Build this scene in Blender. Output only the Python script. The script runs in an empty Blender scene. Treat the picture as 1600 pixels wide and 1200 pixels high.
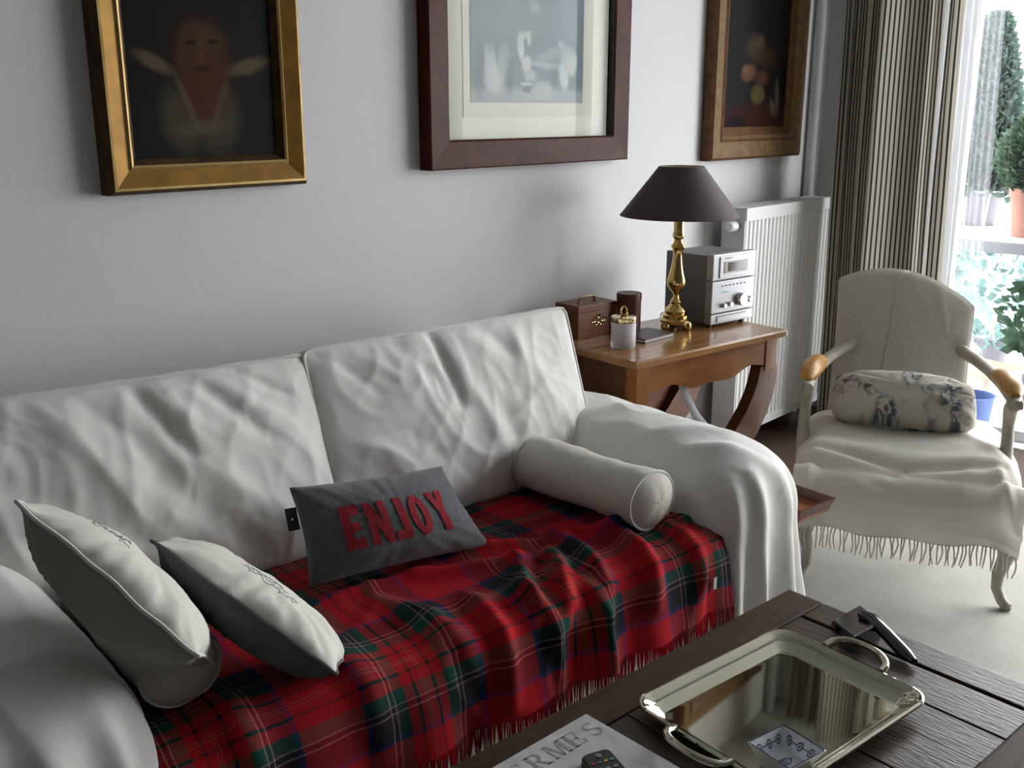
import bpy, bmesh, math, random
from mathutils import Vector, Matrix, noise
random.seed(7)
PI = math.pi

# ------------------------------------------------------------------ camera, world, light
scene = bpy.context.scene
FPX = 1580.0; PITCH = math.atan(430 / FPX); AZ = math.radians(42.5); CAMH = 1.5
cam = bpy.data.cameras.new('camera'); cam.sensor_fit = 'HORIZONTAL'; cam.sensor_width = 36.0
cam.lens = 36.0 * FPX / 1600.0; cam.clip_start = 0.02; cam.clip_end = 300
camo = bpy.data.objects.new('camera', cam); scene.collection.objects.link(camo)
camo.location = (0, 0, CAMH); camo.rotation_euler = (PI / 2 - PITCH, 0, AZ - PI / 2)
scene.camera = camo

world = bpy.data.worlds.new('overcast_sky'); scene.world = world; world.use_nodes = True
bg = world.node_tree.nodes['Background']
bg.inputs['Color'].default_value = (0.985, 0.985, 1.0, 1); bg.inputs['Strength'].default_value = 6.0
scene.view_settings.view_transform = 'Standard'; scene.view_settings.look = 'None'
scene.view_settings.gamma = 1.0; scene.view_settings.use_curve_mapping = False
scene.view_settings.exposure = 1.05

# room: sofa wall is the plane Y = WY, window wall the plane X = WX
WY, WX, X0, Y0, ZC = 2.34, 4.80, -1.7, -2.6, 2.60
WIN_Y0, WIN_Y1, WIN_Z0, WIN_Z1 = -1.5, 1.75, 0.0, 2.42
pl = bpy.data.lights.new('window_portal', 'AREA'); pl.shape = 'RECTANGLE'
pl.size = WIN_Y1 - WIN_Y0; pl.size_y = WIN_Z1 - WIN_Z0; pl.cycles.is_portal = True
plo = bpy.data.objects.new('window_portal', pl); scene.collection.objects.link(plo)
plo.location = (WX + 0.12, (WIN_Y0 + WIN_Y1) / 2, (WIN_Z0 + WIN_Z1) / 2); plo.rotation_euler = (PI / 2, 0, PI / 2)

# ------------------------------------------------------------------ pixel helpers (1600 x 1200)
FH = Vector((math.cos(AZ), math.sin(AZ), 0)); RT = Vector((math.sin(AZ), -math.cos(AZ), 0)); CAM = Vector((0, 0, CAMH))
def ray(x, y):
    u = (x - 800) / FPX; v = (600 - y) / FPX
    h = math.cos(PITCH) + v * math.sin(PITCH); z = -math.sin(PITCH) + v * math.cos(PITCH)
    return FH * h + RT * u + Vector((0, 0, z))
def at_z(x, y, z): d = ray(x, y); return CAM + d * ((z - CAMH) / d.z)
def at_y(x, y, Y): d = ray(x, y); return CAM + d * (Y / d.y)
def at_x(x, y, X): d = ray(x, y); return CAM + d * (X / d.x)

# ------------------------------------------------------------------ object helpers
COL = scene.collection
def link(name, me, mats=None, parent=None, loc=None, rotz=0.0, smooth=True):
    o = bpy.data.objects.new(name, me); COL.objects.link(o)
    if mats is not None:
        for m in (mats if isinstance(mats, (list, tuple)) else [mats]): me.materials.append(m)
    if smooth is True:
        me.polygons.foreach_set('use_smooth', [True] * len(me.polygons))
    elif smooth:
        me.polygons.foreach_set('use_smooth', [True] * len(me.polygons))
        me.set_sharp_from_angle(angle=smooth)
    if parent is not None: o.parent = parent
    if loc is not None: o.location = loc
    o.rotation_euler = (0, 0, rotz)
    return o
def tag(o, label, cat=None, group=None, kind=None):
    o['label'] = label
    if cat: o['category'] = cat
    if group: o['group'] = group
    if kind: o['kind'] = kind
    return o
def thing(name, label, cat, loc=(0, 0, 0), rotz=0.0, group=None):
    o = bpy.data.objects.new(name, None); COL.objects.link(o); o.empty_display_size = 0.1
    o.location = loc; o.rotation_euler = (0, 0, rotz)
    return tag(o, label, cat, group)
class MB:
    """collects verts and faces (and optional uv / material index)"""
    def __init__(s): s.v = []; s.f = []; s.mi = []; s.uv = []
    def add(s, verts, faces, mi=0, uvs=None):
        b = len(s.v); s.v += [tuple(p) for p in verts]
        for f in faces: s.f.append(tuple(i + b for i in f)); s.mi.append(mi)
        s.uv += list(uvs) if uvs else [(p[0], p[1]) for p in verts]
        return s
    def grid(s, nu, nv, fn, mi=0, uvfn=None, wrapu=False, flip=False):
        vs = []; us = []
        for j in range(nv + 1):
            for i in range(nu if wrapu else nu + 1):
                u = i / nu; v = j / nv
                vs.append(fn(u, v)); us.append(uvfn(u, v) if uvfn else (u, v))
        w = nu if wrapu else nu + 1; fs = []
        for j in range(nv):
            for i in range(nu):
                i2 = (i + 1) % w if wrapu else i + 1
                q = (j * w + i, j * w + i2, (j + 1) * w + i2, (j + 1) * w + i)
                fs.append(q[::-1] if flip else q)
        return s.add(vs, fs, mi, us)
    def box(s, x0, x1, y0, y1, z0, z1, mi=0):
        v = [(x, y, z) for z in (z0, z1) for y in (y0, y1) for x in (x0, x1)]
        f = [(0, 2, 3, 1), (4, 5, 7, 6), (0, 1, 5, 4), (2, 6, 7, 3), (1, 3, 7, 5), (0, 4, 6, 2)]
        return s.add(v, f, mi)
    def tube(s, path, rad, n=8, mi=0, closed=False, flat=None):
        P = [Vector(p) for p in path]; m = len(P)
        R = rad if isinstance(rad, (list, tuple)) else [rad] * m
        vs = []; prev = None
        for i in range(m):
            if closed: t = P[(i + 1) % m] - P[i - 1]
            else: t = P[min(i + 1, m - 1)] - P[max(i - 1, 0)]
            if t.length < 1e-9: t = Vector((0, 0, 1))
            t.normalize()
            if prev is None:
                a = Vector((0, 0, 1)) if abs(t.z) < 0.9 else Vector((1, 0, 0))
                prev = (a - t * a.dot(t)).normalized()
            else:
                prev = (prev - t * prev.dot(t)).normalized()
            b = t.cross(prev)
            for k in range(n):
                a = 2 * PI * k / n
                vs.append(P[i] + (prev * math.cos(a) + b * math.sin(a) * (flat or 1)) * R[i])
        fs = []
        for i in range(m if closed else m - 1):
            i2 = (i + 1) % m
            for k in range(n):
                k2 = (k + 1) % n
                fs.append((i * n + k, i * n + k2, i2 * n + k2, i2 * n + k))
        if not closed:
            fs.append(tuple(range(n))[::-1]); fs.append(tuple((m - 1) * n + k for k in range(n)))
        return s.add(vs, fs, mi)
    def lathe(s, prof, n=24, c=(0, 0, 0), mi=0, cap=True):
        vs = []
        for r, z in prof:
            for k in range(n):
                a = 2 * PI * k / n
                vs.append((c[0] + r * math.cos(a), c[1] + r * math.sin(a), c[2] + z))
        fs = []
        for i in range(len(prof) - 1):
            for k in range(n):
                k2 = (k + 1) % n
                fs.append((i * n + k, i * n + k2, (i + 1) * n + k2, (i + 1) * n + k))
        if cap:
            fs.append(tuple(range(n))[::-1]); fs.append(tuple((len(prof) - 1) * n + k for k in range(n)))
        return s.add(vs, fs, mi)
    def loops(s, loops, mi=0, cap0=True, cap1=True):
        n = len(loops[0]); vs = [p for l in loops for p in l]; fs = []
        for i in range(len(loops) - 1):
            for k in range(n):
                k2 = (k + 1) % n
                fs.append((i * n + k, i * n + k2, (i + 1) * n + k2, (i + 1) * n + k))
        if cap0: fs.append(tuple(range(n))[::-1])
        if cap1: fs.append(tuple((len(loops) - 1) * n + k for k in range(n)))
        return s.add(vs, fs, mi)
    def extrude(s, poly, ax, d0, d1, mi=0):
        """poly: 2-D outline; ax 'y' -> poly is (x,z), extruded along y; 'x' -> (y,z); 'z' -> (x,y)"""
        def P(a, b, d): return {'y': (a, d, b), 'x': (d, a, b), 'z': (a, b, d)}[ax]
        n = len(poly); vs = [P(a, b, d0) for a, b in poly] + [P(a, b, d1) for a, b in poly]
        fs = [tuple(range(n)), tuple(range(n, 2 * n))[::-1]] + [(i, n + i, n + (i + 1) % n, (i + 1) % n) for i in range(n)]
        return s.add(vs, fs, mi)
    def build(s, name, mats, parent=None, loc=None, rotz=0.0, smooth=math.radians(40), bevel=0.0, merge=False):
        me = bpy.data.meshes.new(name); me.from_pydata(s.v, [], s.f)
        me.polygons.foreach_set('material_index', s.mi)
        uvl = me.uv_layers.new(name='UVMap'); li = [0] * len(me.loops); me.loops.foreach_get('vertex_index', li)
        flat = []
        for i in li: flat += [s.uv[i][0], s.uv[i][1]]
        uvl.data.foreach_set('uv', flat)
        bm = bmesh.new(); bm.from_mesh(me)
        if merge: bmesh.ops.remove_doubles(bm, verts=bm.verts, dist=1e-5)
        if bevel:
            bmesh.ops.bevel(bm, geom=[e for e in bm.edges if len(e.link_faces) == 2 and e.calc_face_angle(0) > 0.6], offset=bevel, segments=2, affect='EDGES', profile=0.7)
        bmesh.ops.recalc_face_normals(bm, faces=bm.faces)
        bm.to_mesh(me); bm.free(); me.update()
        return link(name, me, mats, parent, loc, rotz, smooth)

def rrect(w, h, r, z=0.0, n=6, cx=0, cy=0):
    pts = []
    for (sx, sy, a0) in ((1, 1, 0), (-1, 1, 90), (-1, -1, 180), (1, -1, 270)):
        for k in range(n + 1):
            a = math.radians(a0 + 90 * k / n)
            pts.append((cx + sx * (w / 2 - r) + r * math.cos(a), cy + sy * (h / 2 - r) + r * math.sin(a), z))
    return pts
def N3(x, y, z=0.0): return noise.noise(Vector((x, y, z)))
def ridge(x, y, z=0.0, k=3): return (1 - abs(N3(x, y, z))) ** k
def crease(p, strokes):
    """sum of gaussian strokes (x0,y0,x1,y1,width,height)"""
    d = 0.0
    for (x0, y0, x1, y1, w, h) in strokes:
        ax, ay = x1 - x0, y1 - y0; L2 = ax * ax + ay * ay
        t = ((p[0] - x0) * ax + (p[1] - y0) * ay) / L2
        tc = min(1, max(0, t)); dx = p[0] - x0 - ax * tc; dy = p[1] - y0 - ay * tc
        q = (dx * dx + dy * dy) / (w * w)
        if q < 9: d += h * math.exp(-q) * (0.35 + 0.65 * math.sin(PI * min(1, max(0, tc)) * 0.8 + 0.3))
    return d

# ------------------------------------------------------------------ materials
def mat(name, col, rough=0.6, metal=0.0, col2=None, vscale=8.0, bump=0.0, bscale=200.0, sheen=0.0, spec=0.5, trans=0.0, coat=0.0, stretch=None, vdetail=3.0, crumple=0.0):
    m = bpy.data.materials.new(name); m.use_nodes = True; nt = m.node_tree; N = nt.nodes; L = nt.links
    b = N['Principled BSDF']; b.inputs['Base Color'].default_value = (*col, 1); b.inputs['Roughness'].default_value = rough
    b.inputs['Metallic'].default_value = metal; b.inputs['Specular IOR Level'].default_value = spec
    if sheen: b.inputs['Sheen Weight'].default_value = sheen
    if coat: b.inputs['Coat Weight'].default_value = coat; b.inputs['Coat Roughness'].default_value = 0.12
    tc = N.new('ShaderNodeTexCoord')
    src = tc.outputs['Object']
    if stretch:
        mp = N.new('ShaderNodeMapping'); mp.inputs['Scale'].default_value = stretch; L.new(src, mp.inputs['Vector']); src = mp.outputs['Vector']
    if col2:
        n1 = N.new('ShaderNodeTexNoise'); n1.inputs['Scale'].default_value = vscale; n1.inputs['Detail'].default_value = vdetail; n1.inputs['Distortion'].default_value = 0.4
        L.new(src, n1.inputs['Vector'])
        r = N.new('ShaderNodeValToRGB'); r.color_ramp.elements[0].position = 0.32; r.color_ramp.elements[1].position = 0.68
        r.color_ramp.elements[0].color = (*col, 1); r.color_ramp.elements[1].color = (*col2, 1)
        L.new(n1.outputs['Fac'], r.inputs['Fac']); L.new(r.outputs['Color'], b.inputs['Base Color'])
    if bump:
        n2 = N.new('ShaderNodeTexNoise'); n2.inputs['Scale'].default_value = bscale; n2.inputs['Detail'].default_value = 4.0
        L.new(src, n2.inputs['Vector']); bp = N.new('ShaderNodeBump'); bp.inputs['Strength'].default_value = bump; bp.inputs['Distance'].default_value = 0.004
        L.new(n2.outputs['Fac'], bp.inputs['Height']); L.new(bp.outputs['Normal'], b.inputs['Normal'])
    if crumple:
        n3 = N.new('ShaderNodeTexNoise'); n3.inputs['Scale'].default_value = 7.0; n3.inputs['Detail'].default_value = 3.0; n3.inputs['Distortion'].default_value = 1.6; n3.noise_type = 'RIDGED_MULTIFRACTAL'
        L.new(tc.outputs['Object'], n3.inputs['Vector']); b3 = N.new('ShaderNodeBump'); b3.inputs['Strength'].default_value = crumple; b3.inputs['Distance'].default_value = 0.02
        L.new(n3.outputs['Fac'], b3.inputs['Height'])
        if b.inputs['Normal'].is_linked: L.new(b.inputs['Normal'].links[0].from_socket, b3.inputs['Normal'])
        L.new(b3.outputs['Normal'], b.inputs['Normal'])
    if trans:
        out = N['Material Output']; tr = N.new('ShaderNodeBsdfTranslucent'); mx = N.new('ShaderNodeMixShader'); mx.inputs['Fac'].default_value = trans
        tr.inputs['Color'].default_value = (*col, 1)
        if b.inputs['Base Color'].is_linked: L.new(b.inputs['Base Color'].links[0].from_socket, tr.inputs['Color'])
        L.new(b.outputs['BSDF'], mx.inputs[1]); L.new(tr.outputs['BSDF'], mx.inputs[2]); L.new(mx.outputs['Shader'], out.inputs['Surface'])
    return m
def wood(name, c1, c2, stretch, rough=0.4, coat=0.0, scale=6.0, bump=0.15):
    return mat(name, c1, rough, spec=0.22, col2=c2, vscale=scale, stretch=stretch, bump=bump, bscale=scale * 3, coat=coat, vdetail=6.0)
def glass_mat(name, tint=(0.97, 0.99, 0.985), ior=0.9):
    m = bpy.data.materials.new(name); m.use_nodes = True; nt = m.node_tree; N = nt.nodes; L = nt.links
    N.remove(N['Principled BSDF']); out = N['Material Output']
    t = N.new('ShaderNodeBsdfTransparent'); t.inputs['Color'].default_value = (*tint, 1)
    g = N.new('ShaderNodeBsdfGlossy'); g.inputs['Roughness'].default_value = 0.02
    lw = N.new('ShaderNodeLayerWeight'); lw.inputs['Blend'].default_value = 0.5; mx = N.new('ShaderNodeMixShader')
    pw = N.new('ShaderNodeMath'); pw.operation = 'POWER'; pw.inputs[1].default_value = 5.0; L.new(lw.outputs['Facing'], pw.inputs[0])
    f = N.new('ShaderNodeMath'); f.operation = 'MULTIPLY_ADD'; f.inputs[1].default_value = ior; f.inputs[2].default_value = ior * 0.05; L.new(pw.outputs['Value'], f.inputs[0])
    L.new(f.outputs['Value'], mx.inputs['Fac']); L.new(t.outputs['BSDF'], mx.inputs[1]); L.new(g.outputs['BSDF'], mx.inputs[2]); L.new(mx.outputs['Shader'], out.inputs['Surface'])
    return m
def blob_mat(name, base, blobs, rough=0.5, warp=0.012, coat=0.0, base2=None):
    """flat picture: soft ellipses (cx, cy, rx, ry, rot_deg, colour, softness, strength) in UV metres"""
    m = bpy.data.materials.new(name); m.use_nodes = True; nt = m.node_tree; N = nt.nodes; L = nt.links
    b = N['Principled BSDF']; b.inputs['Roughness'].default_value = rough; b.inputs['Specular IOR Level'].default_value = 0.04
    uv = N.new('ShaderNodeUVMap'); uv.uv_map = 'UVMap'
    nz = N.new('ShaderNodeTexNoise'); nz.inputs['Scale'].default_value = 30.0; nz.inputs['Detail'].default_value = 4.0; L.new(uv.outputs['UV'], nz.inputs['Vector'])
    s1 = N.new('ShaderNodeVectorMath'); s1.operation = 'SUBTRACT'; s1.inputs[1].default_value = (0.5, 0.5, 0.5); L.new(nz.outputs['Color'], s1.inputs[0])
    s2 = N.new('ShaderNodeVectorMath'); s2.operation = 'SCALE'; s2.inputs['Scale'].default_value = warp * 2; L.new(s1.outputs['Vector'], s2.inputs[0])
    s3 = N.new('ShaderNodeVectorMath'); s3.operation = 'ADD'; L.new(uv.outputs['UV'], s3.inputs[0]); L.new(s2.outputs['Vector'], s3.inputs[1])
    n0 = N.new('ShaderNodeTexNoise'); n0.inputs['Scale'].default_value = 9.0; n0.inputs['Detail'].default_value = 5.0; L.new(uv.outputs['UV'], n0.inputs['Vector'])
    m0 = N.new('ShaderNodeMix'); m0.data_type = 'RGBA'; m0.inputs[6].default_value = (*base, 1); m0.inputs[7].default_value = (*(base2 or [c * 1.35 for c in base]), 1)
    L.new(n0.outputs['Fac'], m0.inputs[0]); cur = m0.outputs[2]
    for (cx, cy, rx, ry, rot, col, soft, st) in blobs:
        a = N.new('ShaderNodeVectorMath'); a.operation = 'SUBTRACT'; a.inputs[1].default_value = (cx, cy, 0); L.new(s3.outputs['Vector'], a.inputs[0])
        r = N.new('ShaderNodeVectorRotate'); r.rotation_type = 'Z_AXIS'; r.inputs['Angle'].default_value = -math.radians(rot); L.new(a.outputs['Vector'], r.inputs['Vector'])
        c = N.new('ShaderNodeVectorMath'); c.operation = 'MULTIPLY'; c.inputs[1].default_value = (1 / rx, 1 / ry, 0); L.new(r.outputs['Vector'], c.inputs[0])
        ln = N.new('ShaderNodeVectorMath'); ln.operation = 'LENGTH'; L.new(c.outputs['Vector'], ln.inputs[0])
        mr = N.new('ShaderNodeMapRange'); mr.interpolation_type = 'SMOOTHSTEP'; mr.inputs['From Min'].default_value = 1 + soft; mr.inputs['From Max'].default_value = max(0.0, 1 - soft)
        mr.inputs['To Max'].default_value = st; L.new(ln.outputs['Value'], mr.inputs['Value'])
        mx = N.new('ShaderNodeMix'); mx.data_type = 'RGBA'; L.new(mr.outputs['Result'], mx.inputs[0]); L.new(cur, mx.inputs[6]); mx.inputs[7].default_value = (*col, 1); cur = mx.outputs[2]
    L.new(cur, b.inputs['Base Color'])
    return m

M = {}
M['wall'] = mat('wall_paint', (0.615, 0.605, 0.61), 0.85, bump=0.12, bscale=140)
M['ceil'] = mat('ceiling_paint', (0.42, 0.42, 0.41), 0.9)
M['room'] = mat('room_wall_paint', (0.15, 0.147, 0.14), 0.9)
M['floor'] = wood('dark_floor_wood', (0.055, 0.035, 0.025), (0.09, 0.06, 0.042), (1, 12, 1), 0.35)
M['rug'] = mat('pale_carpet', (0.34, 0.325, 0.29), 0.95, col2=(0.39, 0.375, 0.34), vscale=9, bump=0.6, bscale=260, sheen=0.2)
M['cotton'] = mat('white_cotton', (0.74, 0.725, 0.70), 0.9, bump=0.10, bscale=420, sheen=0.15, crumple=0.22)
M['piping'] = mat('cotton_piping', (0.66, 0.645, 0.62), 0.9)
M['linen'] = mat('oatmeal_linen', (0.50, 0.47, 0.415), 0.9, bump=0.2, bscale=500, col2=(0.56, 0.53, 0.47), vscale=60, trans=0.22, crumple=0.10)
M['wool_cream'] = mat('cream_wool', (0.66, 0.63, 0.56), 0.95, bump=0.2, bscale=350, sheen=0.3, trans=0.12)
M['pillow_cream'] = mat('cream_pillow', (0.66, 0.645, 0.59), 0.9, bump=0.10, bscale=300, crumple=0.10)
M['pillow_taupe'] = mat('taupe_pillow', (0.38, 0.36, 0.32), 0.9, bump=0.1, bscale=300)
M['pillow_dark'] = mat('dark_grey_pillow', (0.10, 0.10, 0.10), 0.9, bump=0.1, bscale=300)
M['bolster'] = mat('bolster_cotton', (0.64, 0.61, 0.555), 0.9, bump=0.10, bscale=300, crumple=0.10)
M['felt'] = mat('grey_felt', (0.068, 0.070, 0.079), 0.95, col2=(0.118, 0.122, 0.134), vscale=140, bump=0.5, bscale=500, sheen=0.3)
M['felt_red'] = mat('red_felt', (0.30, 0.012, 0.022), 0.95, col2=(0.24, 0.010, 0.018), vscale=120, bump=0.4, bscale=500)
M['black_tag'] = mat('black_tag', (0.012, 0.012, 0.015), 0.6)
M['gold'] = mat('gilt_frame', (0.27, 0.145, 0.026), 0.5, metal=0.35, spec=0.2, col2=(0.19, 0.095, 0.018), vscale=14, bump=0.25, bscale=60)
M['gold_dark'] = mat('worn_dark_gilt', (0.045, 0.026, 0.012), 0.6, metal=0.1, spec=0.2, col2=(0.10, 0.055, 0.018), vscale=18)
M['gold_line'] = mat('pale_gilt_bead', (0.42, 0.30, 0.12), 0.4, metal=0.5, col2=(0.35, 0.22, 0.07), vscale=25)
M['mahog'] = wood('mahogany', (0.040, 0.010, 0.007), (0.070, 0.019, 0.011), (3, 3, 3), 0.42, scale=5); M['mahog'].node_tree.nodes['Principled BSDF'].inputs['Specular IOR Level'].default_value = 0.08
M['frame_wood'] = wood('old_frame_wood', (0.085, 0.036, 0.014), (0.145, 0.068, 0.027), (3, 3, 3), 0.5, scale=7)
M['frame_pale'] = wood('worn_gilt_wood', (0.20, 0.13, 0.06), (0.13, 0.07, 0.026), (4, 4, 4), 0.5, scale=7)
M['matboard'] = mat('cream_mat_board', (0.55, 0.53, 0.44), 0.8, col2=(0.58, 0.565, 0.48), vscale=3)
M['paper'] = mat('aged_paper', (0.49, 0.465, 0.385), 0.85, col2=(0.52, 0.495, 0.415), vscale=5)
M['glass'] = glass_mat('picture_glass', ior=0.34); M['wglass'] = glass_mat('window_glass')
M['console'] = wood('console_fruitwood', (0.165, 0.058, 0.014), (0.27, 0.108, 0.028), (1.2, 5, 5), 0.35, coat=0.15, scale=4)
M['console_dark'] = wood('console_dark_wood', (0.085, 0.032, 0.014), (0.13, 0.052, 0.022), (4, 4, 1), 0.35, coat=0.3, scale=5)
M['console_top'] = wood('console_top_wood', (0.22, 0.10, 0.032), (0.31, 0.155, 0.056), (1.2, 7, 5), 0.25, coat=0.4, scale=4)
M['boxwood'] = wood('box_mahogany', (0.105, 0.034, 0.014), (0.17, 0.06, 0.025), (2, 6, 6), 0.4, coat=0.05, scale=5)
M['tinwood'] = wood('cylinder_mahogany', (0.06, 0.016, 0.009), (0.10, 0.028, 0.014), (8, 8, 1), 0.45, coat=0.03, scale=6)
M['brass'] = mat('polished_brass', (0.62, 0.44, 0.17), 0.16, metal=1.0)
M['brass_dark'] = mat('aged_brass', (0.20, 0.14, 0.06), 0.35, metal=1.0)
M['shade'] = mat('aubergine_shade', (0.050, 0.034, 0.038), 0.7, bump=0.1, bscale=300)
M['shade_in'] = mat('shade_lining', (0.55, 0.48, 0.33), 0.8)
M['silver'] = mat('silver_plastic', (0.33, 0.33, 0.335), 0.42, metal=0.35)
M['stereo_body'] = mat('dark_grey_casing', (0.15, 0.15, 0.155), 0.5, metal=0.3)
M['display'] = mat('tinted_display', (0.06, 0.045, 0.03), 0.15)
M['display_rim'] = mat('display_rim', (0.22, 0.19, 0.13), 0.3)
M['chrome'] = mat('chrome', (0.62, 0.62, 0.62), 0.12, metal=1.0)
M['black'] = mat('black_plastic', (0.012, 0.012, 0.013), 0.35)
M['black_gloss'] = mat('glossy_black_plastic', (0.012, 0.013, 0.016), 0.12, coat=0.5)
M['teal'] = mat('teal_print', (0.06, 0.38, 0.34), 0.5)
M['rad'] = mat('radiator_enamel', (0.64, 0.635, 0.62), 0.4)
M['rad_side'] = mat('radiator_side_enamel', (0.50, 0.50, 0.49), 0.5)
M['pipe'] = mat('pipe_paint', (0.50, 0.50, 0.50), 0.5)
M['table'] = wood('dark_table_oak', (0.036, 0.020, 0.011), (0.066, 0.038, 0.021), (2.0, 14, 2), 0.5, scale=5, bump=0.35); M['table'].node_tree.nodes['Principled BSDF'].inputs['Specular IOR Level'].default_value = 0.12
M['table_x'] = wood('dark_table_oak_cross', (0.040, 0.026, 0.019), (0.085, 0.058, 0.042), (14, 2.0, 2), 0.34, scale=5, bump=0.35)
M['tray'] = mat('silvered_tray_metal', (0.50, 0.48, 0.385), 0.035, metal=1.0)
M['porcelain'] = mat('white_porcelain', (0.72, 0.74, 0.76), 0.15, coat=0.5)
M['cobalt'] = mat('cobalt_glaze', (0.035, 0.06, 0.17), 0.2)
M['sidetray'] = wood('reddish_tray_wood', (0.24, 0.075, 0.03), (0.30, 0.11, 0.045), (3, 3, 3), 0.3, coat=0.4)
M['sidetray_rim'] = wood('dark_tray_rim', (0.075, 0.022, 0.014), (0.11, 0.035, 0.02), (3, 3, 3), 0.3, coat=0.4)
M['chairwood'] = mat('grey_painted_wood', (0.30, 0.27, 0.21), 0.55, col2=(0.40, 0.37, 0.30), vscale=12, bump=0.2, bscale=40)
M['leather'] = mat('golden_leather', (0.50, 0.27, 0.06), 0.4, col2=(0.36, 0.15, 0.025), vscale=18, bump=0.1, bscale=150)
M['white_frame'] = mat('white_window_frame', (0.70, 0.71, 0.72), 0.4)
M['snow'] = mat('snow', (0.85, 0.87, 0.9), 0.8)
M['ground'] = mat('snowy_ground', (0.70, 0.72, 0.75), 0.9)
M['terracotta'] = mat('terracotta', (0.25, 0.115, 0.08), 0.8)
M['conifer'] = mat('conifer_needles', (0.05, 0.085, 0.07), 0.7, col2=(0.08, 0.125, 0.10), vscale=10, trans=0.3)  # needle colour greyed to stand in for haze seen through the window
M['leaf'] = mat('bush_leaf', (0.025, 0.055, 0.03), 0.6, col2=(0.045, 0.09, 0.05), vscale=9, trans=0.35)
M['leaf_hazed'] = mat('hazed_leaf', (0.16, 0.26, 0.24), 0.6, trans=0.4)  # leaves paled and blued: window haze put into the colour
M['blue'] = mat('blue_plastic', (0.10, 0.16, 0.38), 0.5)
M['potgrey'] = mat('grey_pot', (0.16, 0.15, 0.17), 0.7)
M['palewood'] = mat('pale_garden_wood', (0.60, 0.50, 0.36), 0.7)
M['wire'] = mat('white_wire', (0.6, 0.6, 0.62), 0.5)
M['cable'] = mat('grey_cable', (0.35, 0.34, 0.34), 0.6)
M['strap'] = mat('pale_strap', (0.55, 0.54, 0.57), 0.7)
M['notebook'] = mat('dark_leather_notebook', (0.035, 0.018, 0.016), 0.45)
M['pages'] = mat('silvery_page_edge', (0.55, 0.52, 0.50), 0.4)
M['mag'] = mat('mottled_grey_cover', (0.44, 0.45, 0.45), 0.35, col2=(0.60, 0.61, 0.60), vscale=28, vdetail=8)
M['magtext'] = mat('taupe_print', (0.27, 0.25, 0.225), 0.4, col2=(0.34, 0.32, 0.29), vscale=40)
M['ink'] = mat('grey_ink', (0.28, 0.28, 0.28), 0.8)
for n, c in dict(red=(0.4, 0.05, 0.04), green=(0.08, 0.22, 0.2), yellow=(0.55, 0.42, 0.05), azure=(0.12, 0.3, 0.42), grey=(0.2, 0.2, 0.2)).items(): M['btn_' + n] = mat('button_' + n, c, 0.4)

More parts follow.
